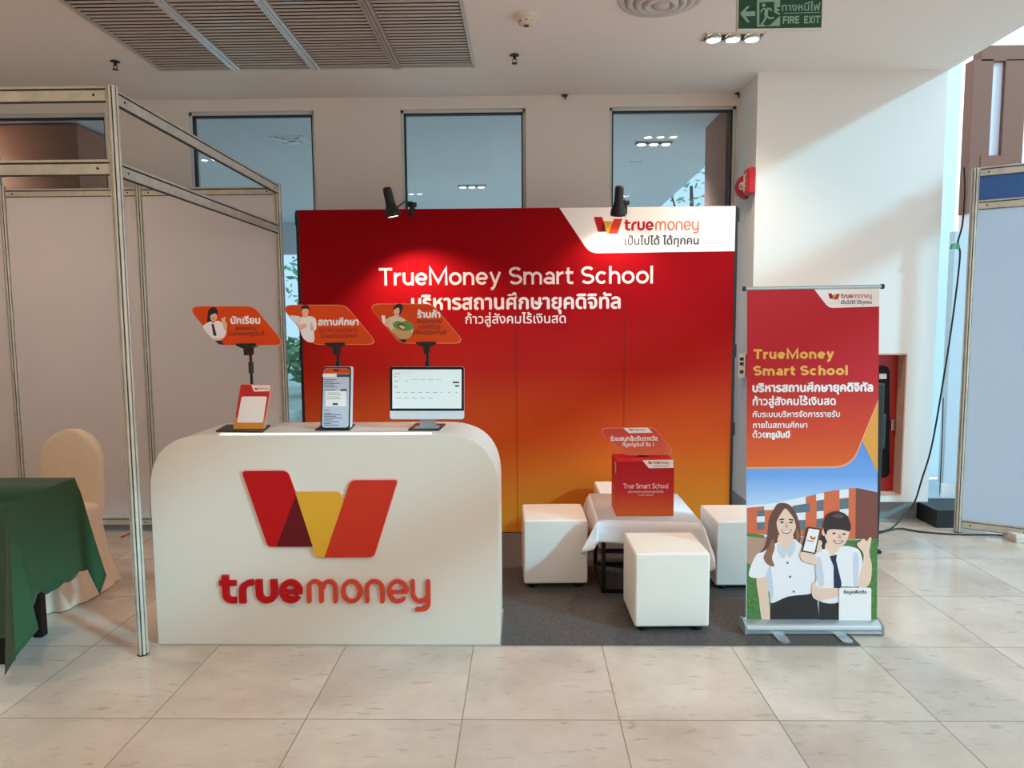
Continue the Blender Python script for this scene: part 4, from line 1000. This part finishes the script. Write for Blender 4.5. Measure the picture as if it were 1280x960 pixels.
FPX_, FPY_ = -1.757, 3.047; BPY = 4.94; BP = [-3.665, -2.698, -1.715]; TOPZ = 2.465
bt = thing('exhibition_booth', 'aluminium framed exhibition booth with white wall panels, left of the counter', 'booth', (-2.7, 4.0, 0))
build_multi('post', post_mesh(FPX_, FPY_, .006, 2.525), bt, True)
for x in BP+[-4.64]: build_multi('post', post_mesh(x, BPY, .006, TOPZ+.02), bt, True)
build_multi('post', post_mesh(-4.70, FPY_, .006, 2.525), bt, True)
for x, y, z in ((FPX_, FPY_, 0),)+tuple((x, BPY, 0) for x in BP+[-4.64])+((-4.70, FPY_, 0),): MB().lathe([(0, .0), (.024, .0), (.026, .004), (.022, .012), (0, .012)], 16, (x, y, z)).build('foot', BLACK, bt, True)
for z in (2.492, 2.185): build_multi('beam', beam_mesh((FPX_, FPY_, z), (-4.70, FPY_, z)), bt, True)
build_multi('beam', beam_mesh((FPX_, FPY_, 2.485), (BP[2], BPY, TOPZ-.02)), bt, True)
build_multi('beam', beam_mesh((FPX_, FPY_, 2.18), (BP[2], BPY, 2.17)), bt, True)
xs_ = [-4.64]+BP
for i in range(3):
    a, b = xs_[i], xs_[i+1]
    build_multi('beam', beam_mesh((a, BPY, TOPZ-.03), (b, BPY, TOPZ-.03), .056), bt, True)
    build_multi('bottom_beam', beam_mesh((a, BPY, .075), (b, BPY, .075), .06), bt, True)
    MB().box((a+.02, BPY-.003, .10), (b-.02, BPY+.003, TOPZ-.055)).build('wall_panel', PANEL, bt, True)
tie = onfloor(152, 669); 
tag(MB().tube([onfloor(151, 671.5, .006), onfloor(156, 669.5, .010), onfloor(163, 666, .006)], .005, 8).build('cable_tie', RED), 'short red strip lying on the tiles behind the aluminium post', 'cable tie')

rp = thing('partition', 'tall white partition tinted skylight blue, with aluminium posts and a blue fascia, right of the column', 'partition', (3.08, 4.89, 0))
RA = Vector((3.08, 4.89)); RD = Vector((.85, -.527)); RBp = RA+RD*.455
build_multi('post', post_mesh(RA.x, RA.y, .006, 2.53), rp, True); build_multi('post', post_mesh(RBp.x, RBp.y, .006, 2.53), rp, True)
for p in (RA, RBp): MB().lathe([(0, .0), (.024, .0), (.026, .004), (.022, .012), (0, .012)], 16, (p.x, p.y, 0)).build('foot', BLACK, rp, True)
for z, nme in ((2.50, 'beam'), (2.28, 'beam'), (.065, 'bottom_beam')): build_multi(nme, beam_mesh((RA.x, RA.y, z), (RBp.x, RBp.y, z), .062), rp, True)
def slab(a, b, z0, z1, t): 
    m = MB(); c = (a+b)/2; m.bar((a.x, a.y, (z0+z1)/2), (b.x, b.y, (z0+z1)/2), t, z1-z0); return m
slab(RA+RD*.022, RBp-RD*.022, .09, 2.255, .006).build('wall_panel', PANEL_SKY_TINT, rp, True)
slab(RA+RD*.022, RBp-RD*.022, 2.305, 2.475, .008).build('fascia', FASCIA, rp, True)
fb = P(1263, 665, 4.75)
MB().box((3.32, 4.64, .0), (3.42, 4.78, .055), .004).box((3.31, 4.63, .03), (3.36, 4.70, .06), .004).build('foot_block', mat('pale_wood_block', '#d9cfc2', .6), rp, True)

# =================================================================== GREEN TABLE AND CHAIR
GZ = .755; GT = [(-2.212, 2.885), (-2.222, 3.345), (-4.05, 3.36), (-4.05, 2.885)]
gt = thing('banquet_table', 'long table with square black legs under a green cloth', 'table', (-3.1, 3.1, 0))
MB().prism(GT, lambda u, v, d: Vector((u, v, d)), GZ-.025, GZ-.002).build('table_top', mat('dark_table_board', '#4a3a30', .6), gt, True)
for x, y in ((-2.365, 3.335-.10), (-2.33, 2.97), (-3.9, 3.25), (-3.9, 2.97)): MB().box((x-.022, y-.022, 0), (x+.022, y+.022, GZ-.025), .003).build('leg', BLACK_MT, gt, True)
gc = drape(GT, GZ+.002, [.46, .46, .46, .58], [.70, .60, .5, .5], [.17, .075, .1, .1], .022, nseg=14, wave=.014, seed=2, nv=14)
o = gc.build('tablecloth', CLOTH_G); auto_smooth(o, 70); tag(o, 'dark green cloth draped over the long table at the booth', 'tablecloth')
sm = o.modifiers.new('cloth_thickness', 'SOLIDIFY'); sm.thickness = .002; sm.offset = 1

ch = thing('banquet_chair', 'round-backed banquet chair in an ivory fabric cover behind the green table', 'chair', (-2.66, 3.78, 0), math.radians(-4))
def loft(rings, cap0=True, cap1=True):
    mb = MB(); n = len(rings[0]); vs = [p for r_ in rings for p in r_]; fs = []
    for i in range(len(rings)-1):
        for k in range(n): fs.append([i*n+k, i*n+(k+1) % n, (i+1)*n+(k+1) % n, (i+1)*n+k])
    mb.add(vs, fs, True)
    if cap0: mb.add(rings[0], [list(range(n))])
    if cap1: mb.add(rings[-1], [list(range(n))])
    return mb
def rrect(cx, cy, hx, hy, z, rad, n=6, wv=0.0, ph=0.0):
    p = rounded([(cx-hx, cy-hy), (cx+hx, cy-hy), (cx+hx, cy+hy), (cx-hx, cy+hy)], rad, n); out = []; N = len(p)
    sub_ = []
    for i in range(N):
        a = Vector(p[i]); b = Vector(p[(i+1) % N]); k = max(1, int((b-a).length/.03))
        sub_ += [a.lerp(b, j/k) for j in range(k)]
    return sub_
def rring(cx, cy, hx, hy, z, rad, N=64, wv=0, ph=0):
    base_ = []
    for k in range(N):
        t = 2*PI*k/N; c, s = math.cos(t), math.sin(t); e = 2/rad
        x = math.copysign(abs(c)**e, c)*hx; y = math.copysign(abs(s)**e, s)*hy
        w_ = 1+wv*math.sin(9*t+ph)+wv*.6*math.sin(17*t+ph*2.3)
        base_.append((cx+x*w_, cy+y*w_, z))
    return base_
rg = []
for z, hx, hy, cy, wv in ((.004, .262, .275, -.02, .035), (.08, .245, .255, -.02, .030), (.20, .222, .232, -.015, .02), (.34, .208, .215, -.01, .010), (.43, .203, .208, -.005, .004), (.465, .198, .203, 0, 0), (.485, .178, .18, 0, 0), (.492, .13, .13, 0, 0)):
    rg.append(rring(0, cy, hx, hy, z, 4.5, 72, wv, 1.2))
loft(rg, False, True).build('seat_cover', CLOTH_C, ch)
rg = []
for i in range(17):
    t = i/16; z = .44+.46*t
    hw = .197*(1-.0*t) if t < .55 else .197*math.sqrt(max(0.0, 1-((t-.55)/.46)**2.2))
    hw = max(hw, .02); cy = .165+.045*t; hd = .038*(1-.35*max(0, t-.6))
    rg.append(rring(0, cy, hw, hd, z, 3.2, 48, .012*(1-t), i*.5))
loft(rg, True, True).build('back_cover', CLOTH_C, ch)
for a in (-1, 1):
    for b in (-1, 1): MB().tube([(a*.17, b*.17, 0), (a*.165, b*.165, .44)], .012, 10).build('leg', BLACK_MT, ch)

# =================================================================== THINGS ON THE COLUMN, CABINET, CABLES
hc = thing('fire_hose_cabinet', 'red fire hose cabinet set into the column behind the roll-up banner', 'fire cabinet', ((RX0+RX1)/2, CY+.2, RZ0))
MB().box((RX0+.003, CY+.10, RZ0+.003), (RX1-.003, CY+.125, RZ1-.003), .003).build('door', RED_DK, hc, True)
dr = MB().prism(rounded(px([(1040, 597), (1111, 597), (1111, 457), (1040, 457)], CY+.10), .05, 8), fm(CY+.10), 0, .012); 
dr.build('window_panel', mat('smoked_glass', '#070607', .5, spec=.2), hc, True)
lb = MB().prism(px([(1098, 473.5), (1107, 473.5), (1107, 467), (1098, 467)], CY+.10), fm(CY+.10), .012, .014); lb.build('label_plate', INK_W, hc, True)
hdl = MB().box((P(1112.5, 531, CY+.10).x, CY+.08, P(1112, 538, CY+.1).z), (P(1117, 531, CY+.10).x, CY+.10, P(1112, 524, CY+.1).z), .004); hdl.build('handle', CHROME, hc, True)
MB().box((RX0-.0, CY-.006, RZ1-.006), (RX1+.004, CY+.02, RZ1+.006), .002).box((RX0, CY-.006, RZ0-.006), (RX1+.004, CY+.02, RZ0+.004), .002).box((RX1-.006, CY-.006, RZ0), (RX1+.004, CY+.1, RZ1), .002).build('frame', mat('frame_red_bounce', '#c9a08f', .6), hc, True)  # pinkish tone puts the door's red bounce into the frame colour

kp = thing('upright_panel', 'slim black upright panel standing behind the roll-up banner', 'panel', (2.17, 4.53, 0))
bx = P(1099, 600, 4.53).x
MB().box((bx-.34, 4.50, .02), (bx, 4.545, 1.10), .008).build('panel_body', BLACK, kp, True)
MB().box((bx-.32, 4.42, 0), (bx-.02, 4.64, .022), .006).build('base_plate', BLACK_MT, kp, True)
MB().box((bx-.2, 4.545, .66), (bx+.045, 4.60, .90), .02).build('cable_pocket', mat('dark_grey_pouch', '#1c2022', .6), kp, True)
SX = 1.66
al = P(930, 233, 1)  # direction only
b_ = Vector((SX, 5.36, 2.513)); Rm = Vector((-1, 0, 0)).to_track_quat('Z', 'Y').to_matrix()
b_ = P(930.5, 233, 5.27); Rm = Vector((-.80, -.60, 0)).to_track_quat('Z', 'Y').to_matrix(); b_ = b_ - Vector((-.80, -.60, 0))*.05
fbell = thing('alarm_bell', 'round red fire alarm bell on the side of the column', 'alarm bell', b_)
MB().lathe([(0, -.045), (.045, -.045), (.045, .012), (.085, .018), (.092, .03), (.085, .05), (.066, .068), (.03, .076), (0, .078)], 36, b_, Rm).build('gong', RED, fbell, True)
MB().lathe([(0, .078), (.012, .079), (.012, .086), (0, .088)], 16, b_, Rm).build('centre_bolt', CHROME, fbell, True)
MB().lathe([(0, .0705), (.03, .0765), (.028, .078), (0, .0785)], 20, b_, Rm).build('label_disc', IVORY, fbell, True)
fcall = thing('alarm_box', 'red fire alarm box beside the round bell on the column', 'alarm box', (SX, 5.15, 2.50))
ab = MB().box((SX-.055, 5.085, 2.415), (SX, 5.20, 2.60), .012).build('box_body', RED, fcall, True)
MB().box((SX-.059, 5.097, 2.43), (SX-.054, 5.188, 2.585), .004).build('cover_plate', RED, fcall, True)
dots = MB()
for k in range(3): dots.tube([(SX-.0585, 5.125, 2.47+k*.04), (SX-.063, 5.125, 2.47+k*.04)], .006, 10)
dots.box((SX-.061, 5.155, 2.44), (SX-.0585, 5.18, 2.56)); dots.build('indicator_marks', IVORY, fcall, True)
cp_ = thing('call_point', 'small red and white fire call point low on the side of the column', 'call point', (SX, 5.3, 1.18))
MB().box((SX-.016, 5.20, 1.09), (SX, 5.32, 1.26), .004).build('box_body', RED, cp_, True)
MB().box((SX-.064, 5.192, 1.085), (SX-.012, 5.200, 1.265), .002).build('notice_plate', INK_W, cp_, True)
mk = MB()
for k, z in enumerate((1.225, 1.19, 1.13)): mk.box((SX-.054, 5.1905, z-.012), (SX-.026, 5.1925, z+.012))
mk.build('notice_marks', BLACK, cp_, True)

def cable(label, pts, r_, m, cat='cable'):
    pp = [Vector(p) for p in pts]; out = []
    for i in range(len(pp)-1):
        p0 = pp[max(i-1, 0)]; p1 = pp[i]; p2 = pp[i+1]; p3 = pp[min(i+2, len(pp)-1)]
        for s in range(8):
            t = s/8; out.append(0.5*((2*p1)+(p2-p0)*t+(2*p0-5*p1+4*p2-p3)*t*t+(3*p1-p0-3*p2+p3)*t**3))
    out.append(pp[-1]); return tag(MB().tube(out, r_, 8).build('power_cable', m), label, cat, None)
cy_ = 4.93
c1 = cable('long black power cable hanging down the pale partition and along the floor', [P(1205, 213, 4.9)+Vector((0, .0, .02)), P(1206, 240, 4.92), P(1203, 280, cy_), P(1197, 305, cy_), P(1200, 320, cy_), P(1192, 390, cy_), P(1180, 470, cy_), P(1165, 556, 5.0), P(1152, 600, 5.03), P(1143, 628, 5.05), P(1130, 645, 5.02), Vector((2.62, 4.93, .008)), Vector((2.45, 4.87, .006)), Vector((2.36, 4.80, .006))], .006, BLACK)
cable('black cable lying on the floor from the upright panel to the partition post', [Vector((2.33, 4.72, .008)), onfloor(1120, 661, .008), onfloor(1150, 664.5, .008), onfloor(1195, 668, .008), onfloor(1240, 668.5, .008), onfloor(1262, 670, .008)], .006, BLACK)
cable('thin black cable against the low grey panel by the partition post', [P(1179, 497, 5.44), P(1178, 540, 5.44), P(1175, 610, 5.44), P(1174, 634, 5.40)], .004, BLACK)
g0 = P(1193.5, 308, cy_)
gtg = MB().prism(rounded([(g0.x-.03, g0.z-.018), (g0.x+.03, g0.z-.018), (g0.x+.022, g0.z+.022), (g0.x-.018, g0.z+.018)], .006), fm(cy_), -.012, .012)
tag(gtg.build('cable_connector', mat('green_plastic', '#57a27a', .45)), 'small green connector on the hanging black cable', 'connector')

# =================================================================== CEILING
gr = thing('air_grille', 'large slatted return air grille in the ceiling with three pale bars', 'air grille', (-1.4, 3.6, CZ))
GX0, GX1, GY0, GY1 = -2.478, -.318, 2.7, 4.893; bars = [-1.945, -1.403, -.853]
fr = MB(); t = .022
for lo, hi in (((GX0, GY0, CZ-.016), (GX0+t, GY1, CZ-.001)), ((GX1-t, GY0, CZ-.016), (GX1, GY1, CZ-.001)), ((GX0, GY1-t, CZ-.016), (GX1, GY1, CZ-.001)), ((GX0, GY0, CZ-.016), (GX1, GY0+t, CZ-.001))): fr.box(lo, hi, .002)
fr.build('frame', mat('grille_frame', '#c2b8b0', .4, .2), gr, True)
BAR_M = mat('grille_bar', '#e4e6e6', .25, .5)
for i, x in enumerate(bars):
    m = MB().box((x-.030, GY0, CZ-.022), (x-.012, GY1-.004, CZ-.001), .002).box((x-.008, GY0, CZ-.026), (x+.008, GY1-.004, CZ-.001), .003).box((x+.012, GY0, CZ-.022), (x+.030, GY1-.004, CZ-.001), .002)
    m.build('divider_bar', BAR_M if i < 2 else mat('grille_bar_dull', '#b0a49c', .4, .3), gr, True)
ed = [GX0+t]+bars+[GX1-t]
for i in range(4):
    m, m2 = MB(), MB(); a, b = ed[i]+.034, ed[i+1]-.034; y = GY0+.03; rg_ = random.Random(i)
    if i == 0: a -= .03
    if i == 3: b += .03
    while y < GY1-.035:
        m.box((a, y-.0125, CZ-.010), (b, y+.0125, CZ-.0075))
        if rg_.random() < (.05, .30, .04, .10)[i]:            # painted glints: brighter pieces laid at random along some slats
            p = rg_.uniform(a, b-.25); m2.box((p, y-.011, CZ-.0106), (p+rg_.uniform(.1, .3), y+.002, CZ-.0098))
        y += .044
    build_multi('slat_panel', [(m, SLAT), (m2, BAR_M)], gr, True)
MB().box((GX0+.01, GY0+.01, CZ-.0022), (GX1-.01, GY1-.01, CZ-.0005)).build('backing', mat('grille_backing', '#1d1916', .8), gr, True)
df = thing('ceiling_diffuser', 'round white air diffuser in the ceiling beside the exit sign', 'air diffuser', (.75, 3.93, CZ))
for k, (r0, z0_) in enumerate(((.235, .0), (.185, .018), (.14, .03), (.095, .038))):
    MB().lathe([(r0, -.004-z0_*.1), (r0-.004, -.012-z0_), (r0-.030, -.016-z0_), (r0-.046, -.004-z0_*.3), (r0-.046, -.001)], 48, (.75, 3.93, CZ)).build('ring', mat('diffuser_white', '#c9c2be', .5), df, True)
MB().lathe([(0, -.055), (.045, -.052), (.05, -.03), (.02, -.001)], 32, (.75, 3.93, CZ)).build('centre_cone', mat('diffuser_white', '#c9c2be', .5), df, True)
sd_ = thing('smoke_detector', 'round ivory smoke detector on the ceiling', 'smoke detector', (.025, 4.14, CZ))
MB().lathe([(.062, 0), (.064, -.012), (.058, -.022), (.05, -.024)], 36, (.025, 4.14, CZ)).build('base', IVORY, sd_, True)
MB().lathe([(.05, -.024), (.048, -.044), (.03, -.052), (.0, -.054)], 36, (.025, 4.14, CZ)).build('sensor_head', IVORY, sd_, True)
mk = MB()
for k in range(8):
    a = 2*PI*k/8; mk.box((-.007, -.003, -.007), (.007, .003, .007)); n_ = len(mk.v)
    for j in range(n_-8, n_):
        p = mk.v[j]; mk.v[j] = Vector((.025+math.cos(a)*.0485-math.sin(a)*p.x, 4.14+math.sin(a)*.0485+math.cos(a)*p.x, CZ-.034+p.z))
mk.build('vent_slots', mat('dark_slot', '#5b5048', .6), sd_, True)
MB().lathe([(0, -.060), (.014, -.058), (.016, -.05)], 20, (.025, 4.14, CZ)).build('test_button', mat('dark_slot', '#5b5048', .6), sd_, True)
def sprinkler(label, x, y):
    t = thing('sprinkler', label, 'sprinkler', (x, y, CZ), 0)
    MB().lathe([(.030, 0), (.031, -.004), (.018, -.007), (.0, -.007)], 24, (x, y, CZ)).build('cover_ring', mat('aged_bronze', '#4a3e36', .4, .7), t, True)
    MB().tube([(x, y, CZ-.005), (x, y, CZ-.028)], .009, 12).tube([(x-.010, y, CZ-.024), (x-.013, y, CZ-.04), (x, y, CZ-.052)], .0025, 6).tube([(x+.010, y, CZ-.024), (x+.013, y, CZ-.04), (x, y, CZ-.052)], .0025, 6).build('body', mat('dark_bronze', '#2e2926', .4, .7), t, True)
    MB().lathe([(0, -.052), (.019, -.053), (.019, -.056), (0, -.056)], 16, (x, y, CZ)).build('deflector', mat('aged_bronze', '#4a3e36', .4, .7), t, True)
sprinkler('small bronze sprinkler on the ceiling left of the slatted grille', -2.70, 4.74); sprinkler('small dark sprinkler on the ceiling right of the slatted grille', -.05, 4.72)
for lab, p in (('tiny dark bracket on the wall top between the second and third windows', P(706, 119.5, WY-.012)), ('tiny dark bracket at the top corner by the column', P(923, 117, WY-.012))):
    tag(MB().box(p-Vector((.022, .012, .006)), p+Vector((.022, .012, .006)), .003).tube([p, p+Vector((.004, -.01, -.03))], .006, 8).build('wall_bracket', mat('aged_bronze', '#4a3e36', .4, .7)), lab, 'bracket')
EY = 3.65
es = thing('exit_sign', 'green hanging fire exit sign with a running figure and arrow', 'exit sign', (1.29, EY, CZ))
e0 = P(921.5, 38.5, EY); e1 = P(1028, 36, EY); EH = .212
ez0 = (e0.z+e1.z)/2; ES = MB().box((e0.x, EY, ez0), (e1.x, EY+.03, ez0+EH), .003).build('housing', mat('sign_housing', '#dcd8cf', .5), es, True)
sub('green_face', MB().box((e0.x+.005, EY-.002, ez0+.008), (e1.x-.006, EY+.001, ez0+EH-.006)), GREEN, ES, es)
ek = MB(); pe = lambda pts: [(lambda q_: (q_.x, q_.z))(P(x, y, EY)) for x, y in crop(pts, 870, 0, 7.53)]; fe = fm(EY)
eL = [.0027]
def est(pts, wd, rc=False):
    eL[0] += 6e-5; ribbon(ek, pe(pts), wd, fe, eL[0], eL[0], False, rc)
ek.flat(pe([(412, 130), (480, 60), (505, 60), (460, 112), (556, 108), (556, 152), (465, 155), (505, 210), (480, 212)]), fe, .0026)
fw_ = .012
for pts in ([(583, 245), (583, 15), (745, 5), (745, 75)],): est(pts, fw_)
ek.flat(pe([(600, 235), (640, 232), (650, 250), (572, 256), (572, 235)]), fe, .0026); ek.flat(pe([(735, 200), (790, 150), (790, 246), (640, 250), (700, 235)]), fe, .0026)
ek.flat(pe([(735, 0), (790, 0), (790, 68), (750, 75), (785, 92), (785, 105), (755, 110), (790, 130), (790, 145), (735, 120)]), fe, .0026)
ek.flat(pe(ell(636, 52, 17, 18)), fe, .0028)
est([(665, 85), (655, 150)], .017); est([(660, 150), (640, 200), (612, 235)], .009); est([(660, 150), (690, 175), (735, 170)], .009); est([(655, 80), (625, 90), (605, 118)], .007); est([(668, 80), (700, 85), (708, 108)], .007)
est([(820, 128), (1165, 118)], .0035)
r = pe([(815, 225), (970, 220), (1015, 222), (1165, 215)])
latin(ek, 'FIRE', r[0][0], r[1][0], r[0][1], .036, fe, .0026, .0026, .15); latin(ek, 'EXIT', r[2][0], r[3][0], r[2][1], .036, fe, .0026, .0026, .15)
r = pe([(808, 105), (1165, 92)]); thai(ek, 'ทางหนีไฟ', r[0][0], r[1][0], r[0][1], fe, .0026, .0008)
sub('symbols', ek, EXIT_INK, ES, es)
for x in (e0.x+.08, e1.x-.08): MB().tube([(x, EY+.015, ez0+EH-.002), (x, EY+.015, CZ)], .005, 8).build('hanger_rod', CHROME, es, True)

LAMP_GLOW = mat('lamp_glow', '#fff1dc', .3, emit='#ffe6bf', emit_s=40)
def downlight(label, x, y, watts, col=(1, .77, .58), n=3, power=True, zc=CZ, grp='triple ceiling downlights', cone=125):
    t = thing('ceiling_downlight', label, 'downlight', (x, y, zc), 0, grp)
    W_, D_ = .36*n/3+.01, .12
    f = MB()
    for lo, hi in (((-W_/2, -D_/2, -.008), (W_/2, -D_/2+.01, 0)), ((-W_/2, D_/2-.01, -.008), (W_/2, D_/2, 0)), ((-W_/2, -D_/2, -.008), (-W_/2+.01, D_/2, 0)), ((W_/2-.01, -D_/2, -.008), (W_/2, D_/2, 0))): f.box(lo, hi, .002)
    f.build('frame', mat('downlight_frame', '#d9cfc6', .4), t)
    MB().box((-W_/2+.008, -D_/2+.008, -.003), (W_/2-.008, D_/2-.008, -.0005)).build('well', mat('downlight_well', '#3a3029', .6), t)
    for k in range(n):
        cx_ = (k-(n-1)/2)*.118
        MB().lathe([(.046, -.004), (.050, -.010), (.046, -.022), (.040, -.024)], 24, (cx_, 0, 0)).build('lamp_ring', SILVER, t)
        MB().lathe([(0, -.030), (.025, -.028), (.040, -.022)], 24, (cx_, 0, 0)).build('bulb', LAMP_GLOW, t)
    if power:
        ld = bpy.data.lights.new('downlight_beam', 'SPOT'); ld.energy = watts*n; ld.color = col; ld.spot_size = math.radians(cone); ld.spot_blend = .9; ld.shadow_soft_size = .10
        lo_ = bpy.data.objects.new('downlight_beam', ld); COL.objects.link(lo_); lo_.location = (x, y, zc-.045)
    return t
d0 = onfloor(916, 45.5, CZ)
downlight('triple ceiling downlight shining beside the exit sign', d0.x, d0.y, LAMP_W*1.4)
for x, y, k, cn in ((-1.5, 1.7, .8, 125), (1.3, 1.4, .8, 125), (-3.35, 3.75, .85, 140), (-4.2, 1.2, 2.9, 110), (-6.5, 1.2, 2.9, 110), (-1.5, -1.2, 2.9, 110), (1.3, -1.2, 2.9, 110), (-4.2, -1.2, 2.9, 110), (-1.5, -3.8, 2.9, 110), (1.3, -3.8, 2.9, 110), (-4.2, -3.8, 2.9, 110)):  # unseen lamps added to lift the ambient and light the booth panels
    downlight('triple downlight added in the unseen hall ceiling for fill light', x, y, LAMP_W*k, cone=cn)
downlight('triple downlight added out of view in the corridor ceiling to brighten the brown pillar', -4.75, 5.93, 20, (1, .9, .8))  # unseen lamp added to light the front of the brown pillar
downlight('triple downlight in the corridor ceiling, seen through the second window', -.65, 9.06, 150, (1, .95, .9)); downlight('triple downlight in the corridor ceiling, seen through the third window', 1.28, 7.0, 150, (1, .95, .9))
tag(MB().box((1.17, 7.80, CZ-.012), (1.31, 7.84, CZ-.001), .002).build('ceiling_fitting', mat('corridor_fitting', '#f0f2f2', .4)), 'small pale fitting on the corridor ceiling behind the triple downlight', 'fitting')
sq = thing('corridor_diffuser', 'square pale air diffuser on the corridor ceiling, seen through the left window', 'air diffuser', (-2.2, 6.76, CZ))
for k, s_ in enumerate((.15, .11, .07)):
    m = MB(); z = CZ-.001-.003*k
    for lo, hi in (((-s_, -s_), (s_, -s_+.025)), ((-s_, s_-.025), (s_, s_)), ((-s_, -s_), (-s_+.025, s_)), ((s_-.025, -s_), (s_, s_))): m.box((-2.2+lo[0], 6.76+lo[1], z-.004), (-2.2+hi[0], 6.76+hi[1], CZ-.0005), .002)
    m.build('frame_ring', mat('diffuser_pale', '#ffffff', .4), sq, True)

# =================================================================== TREES OUTSIDE
def tree(label, x, y, h, rx, n, seed):
    rnd = random.Random(seed); t = thing('tree', label, 'tree', (x, y, 0), 0, 'trees outside')
    MB().tube([(0, 0, -.02), (.06, .03, h*.35), (-.05, 0, h*.7)], [.12, .09, .04], 10).tube([(.05, 0, h*.35), (.5, .1, h*.62)], [.05, .02], 8).tube([(.03, 0, h*.4), (-.55, -.1, h*.66)], [.05, .02], 8).build('trunk', mat('bark', '#5d4c3e', .9), t)
    m = MB()
    for k in range(n):
        while True:
            p = Vector((rnd.uniform(-1, 1), rnd.uniform(-1, 1), rnd.uniform(-1, 1)))
            if .25 < p.length < 1: break
        c = Vector((p.x*rx, p.y*rx, h*.62+p.z*h*.40)); a = Vector((rnd.uniform(-1, 1), rnd.uniform(-1, 1), rnd.uniform(-.7, .7))).normalized(); b = a.orthogonal().normalized(); s = rnd.uniform(.07, .15)
        m.add([c-a*s, c+b*s*.45+a*s*.1, c+a*s, c-b*s*.45+a*s*.1], [[0, 1, 2, 3]])
    m.build('crown', mat('leaf_green', '#86a878', .6), t)
tree('leafy green tree outside, in the gap between the booth and the backdrop', -4.55, 16.5, 4.6, 1.05, 420, 3)
tree('small dense green tree low in the gap behind the counter', -4.5, 14.6, 1.25, .7, 420, 8)
tree('leafy tree outside, seen through the third window beside the brown pillar', 4.3, 18.0, 7.0, 2.4, 620, 5)
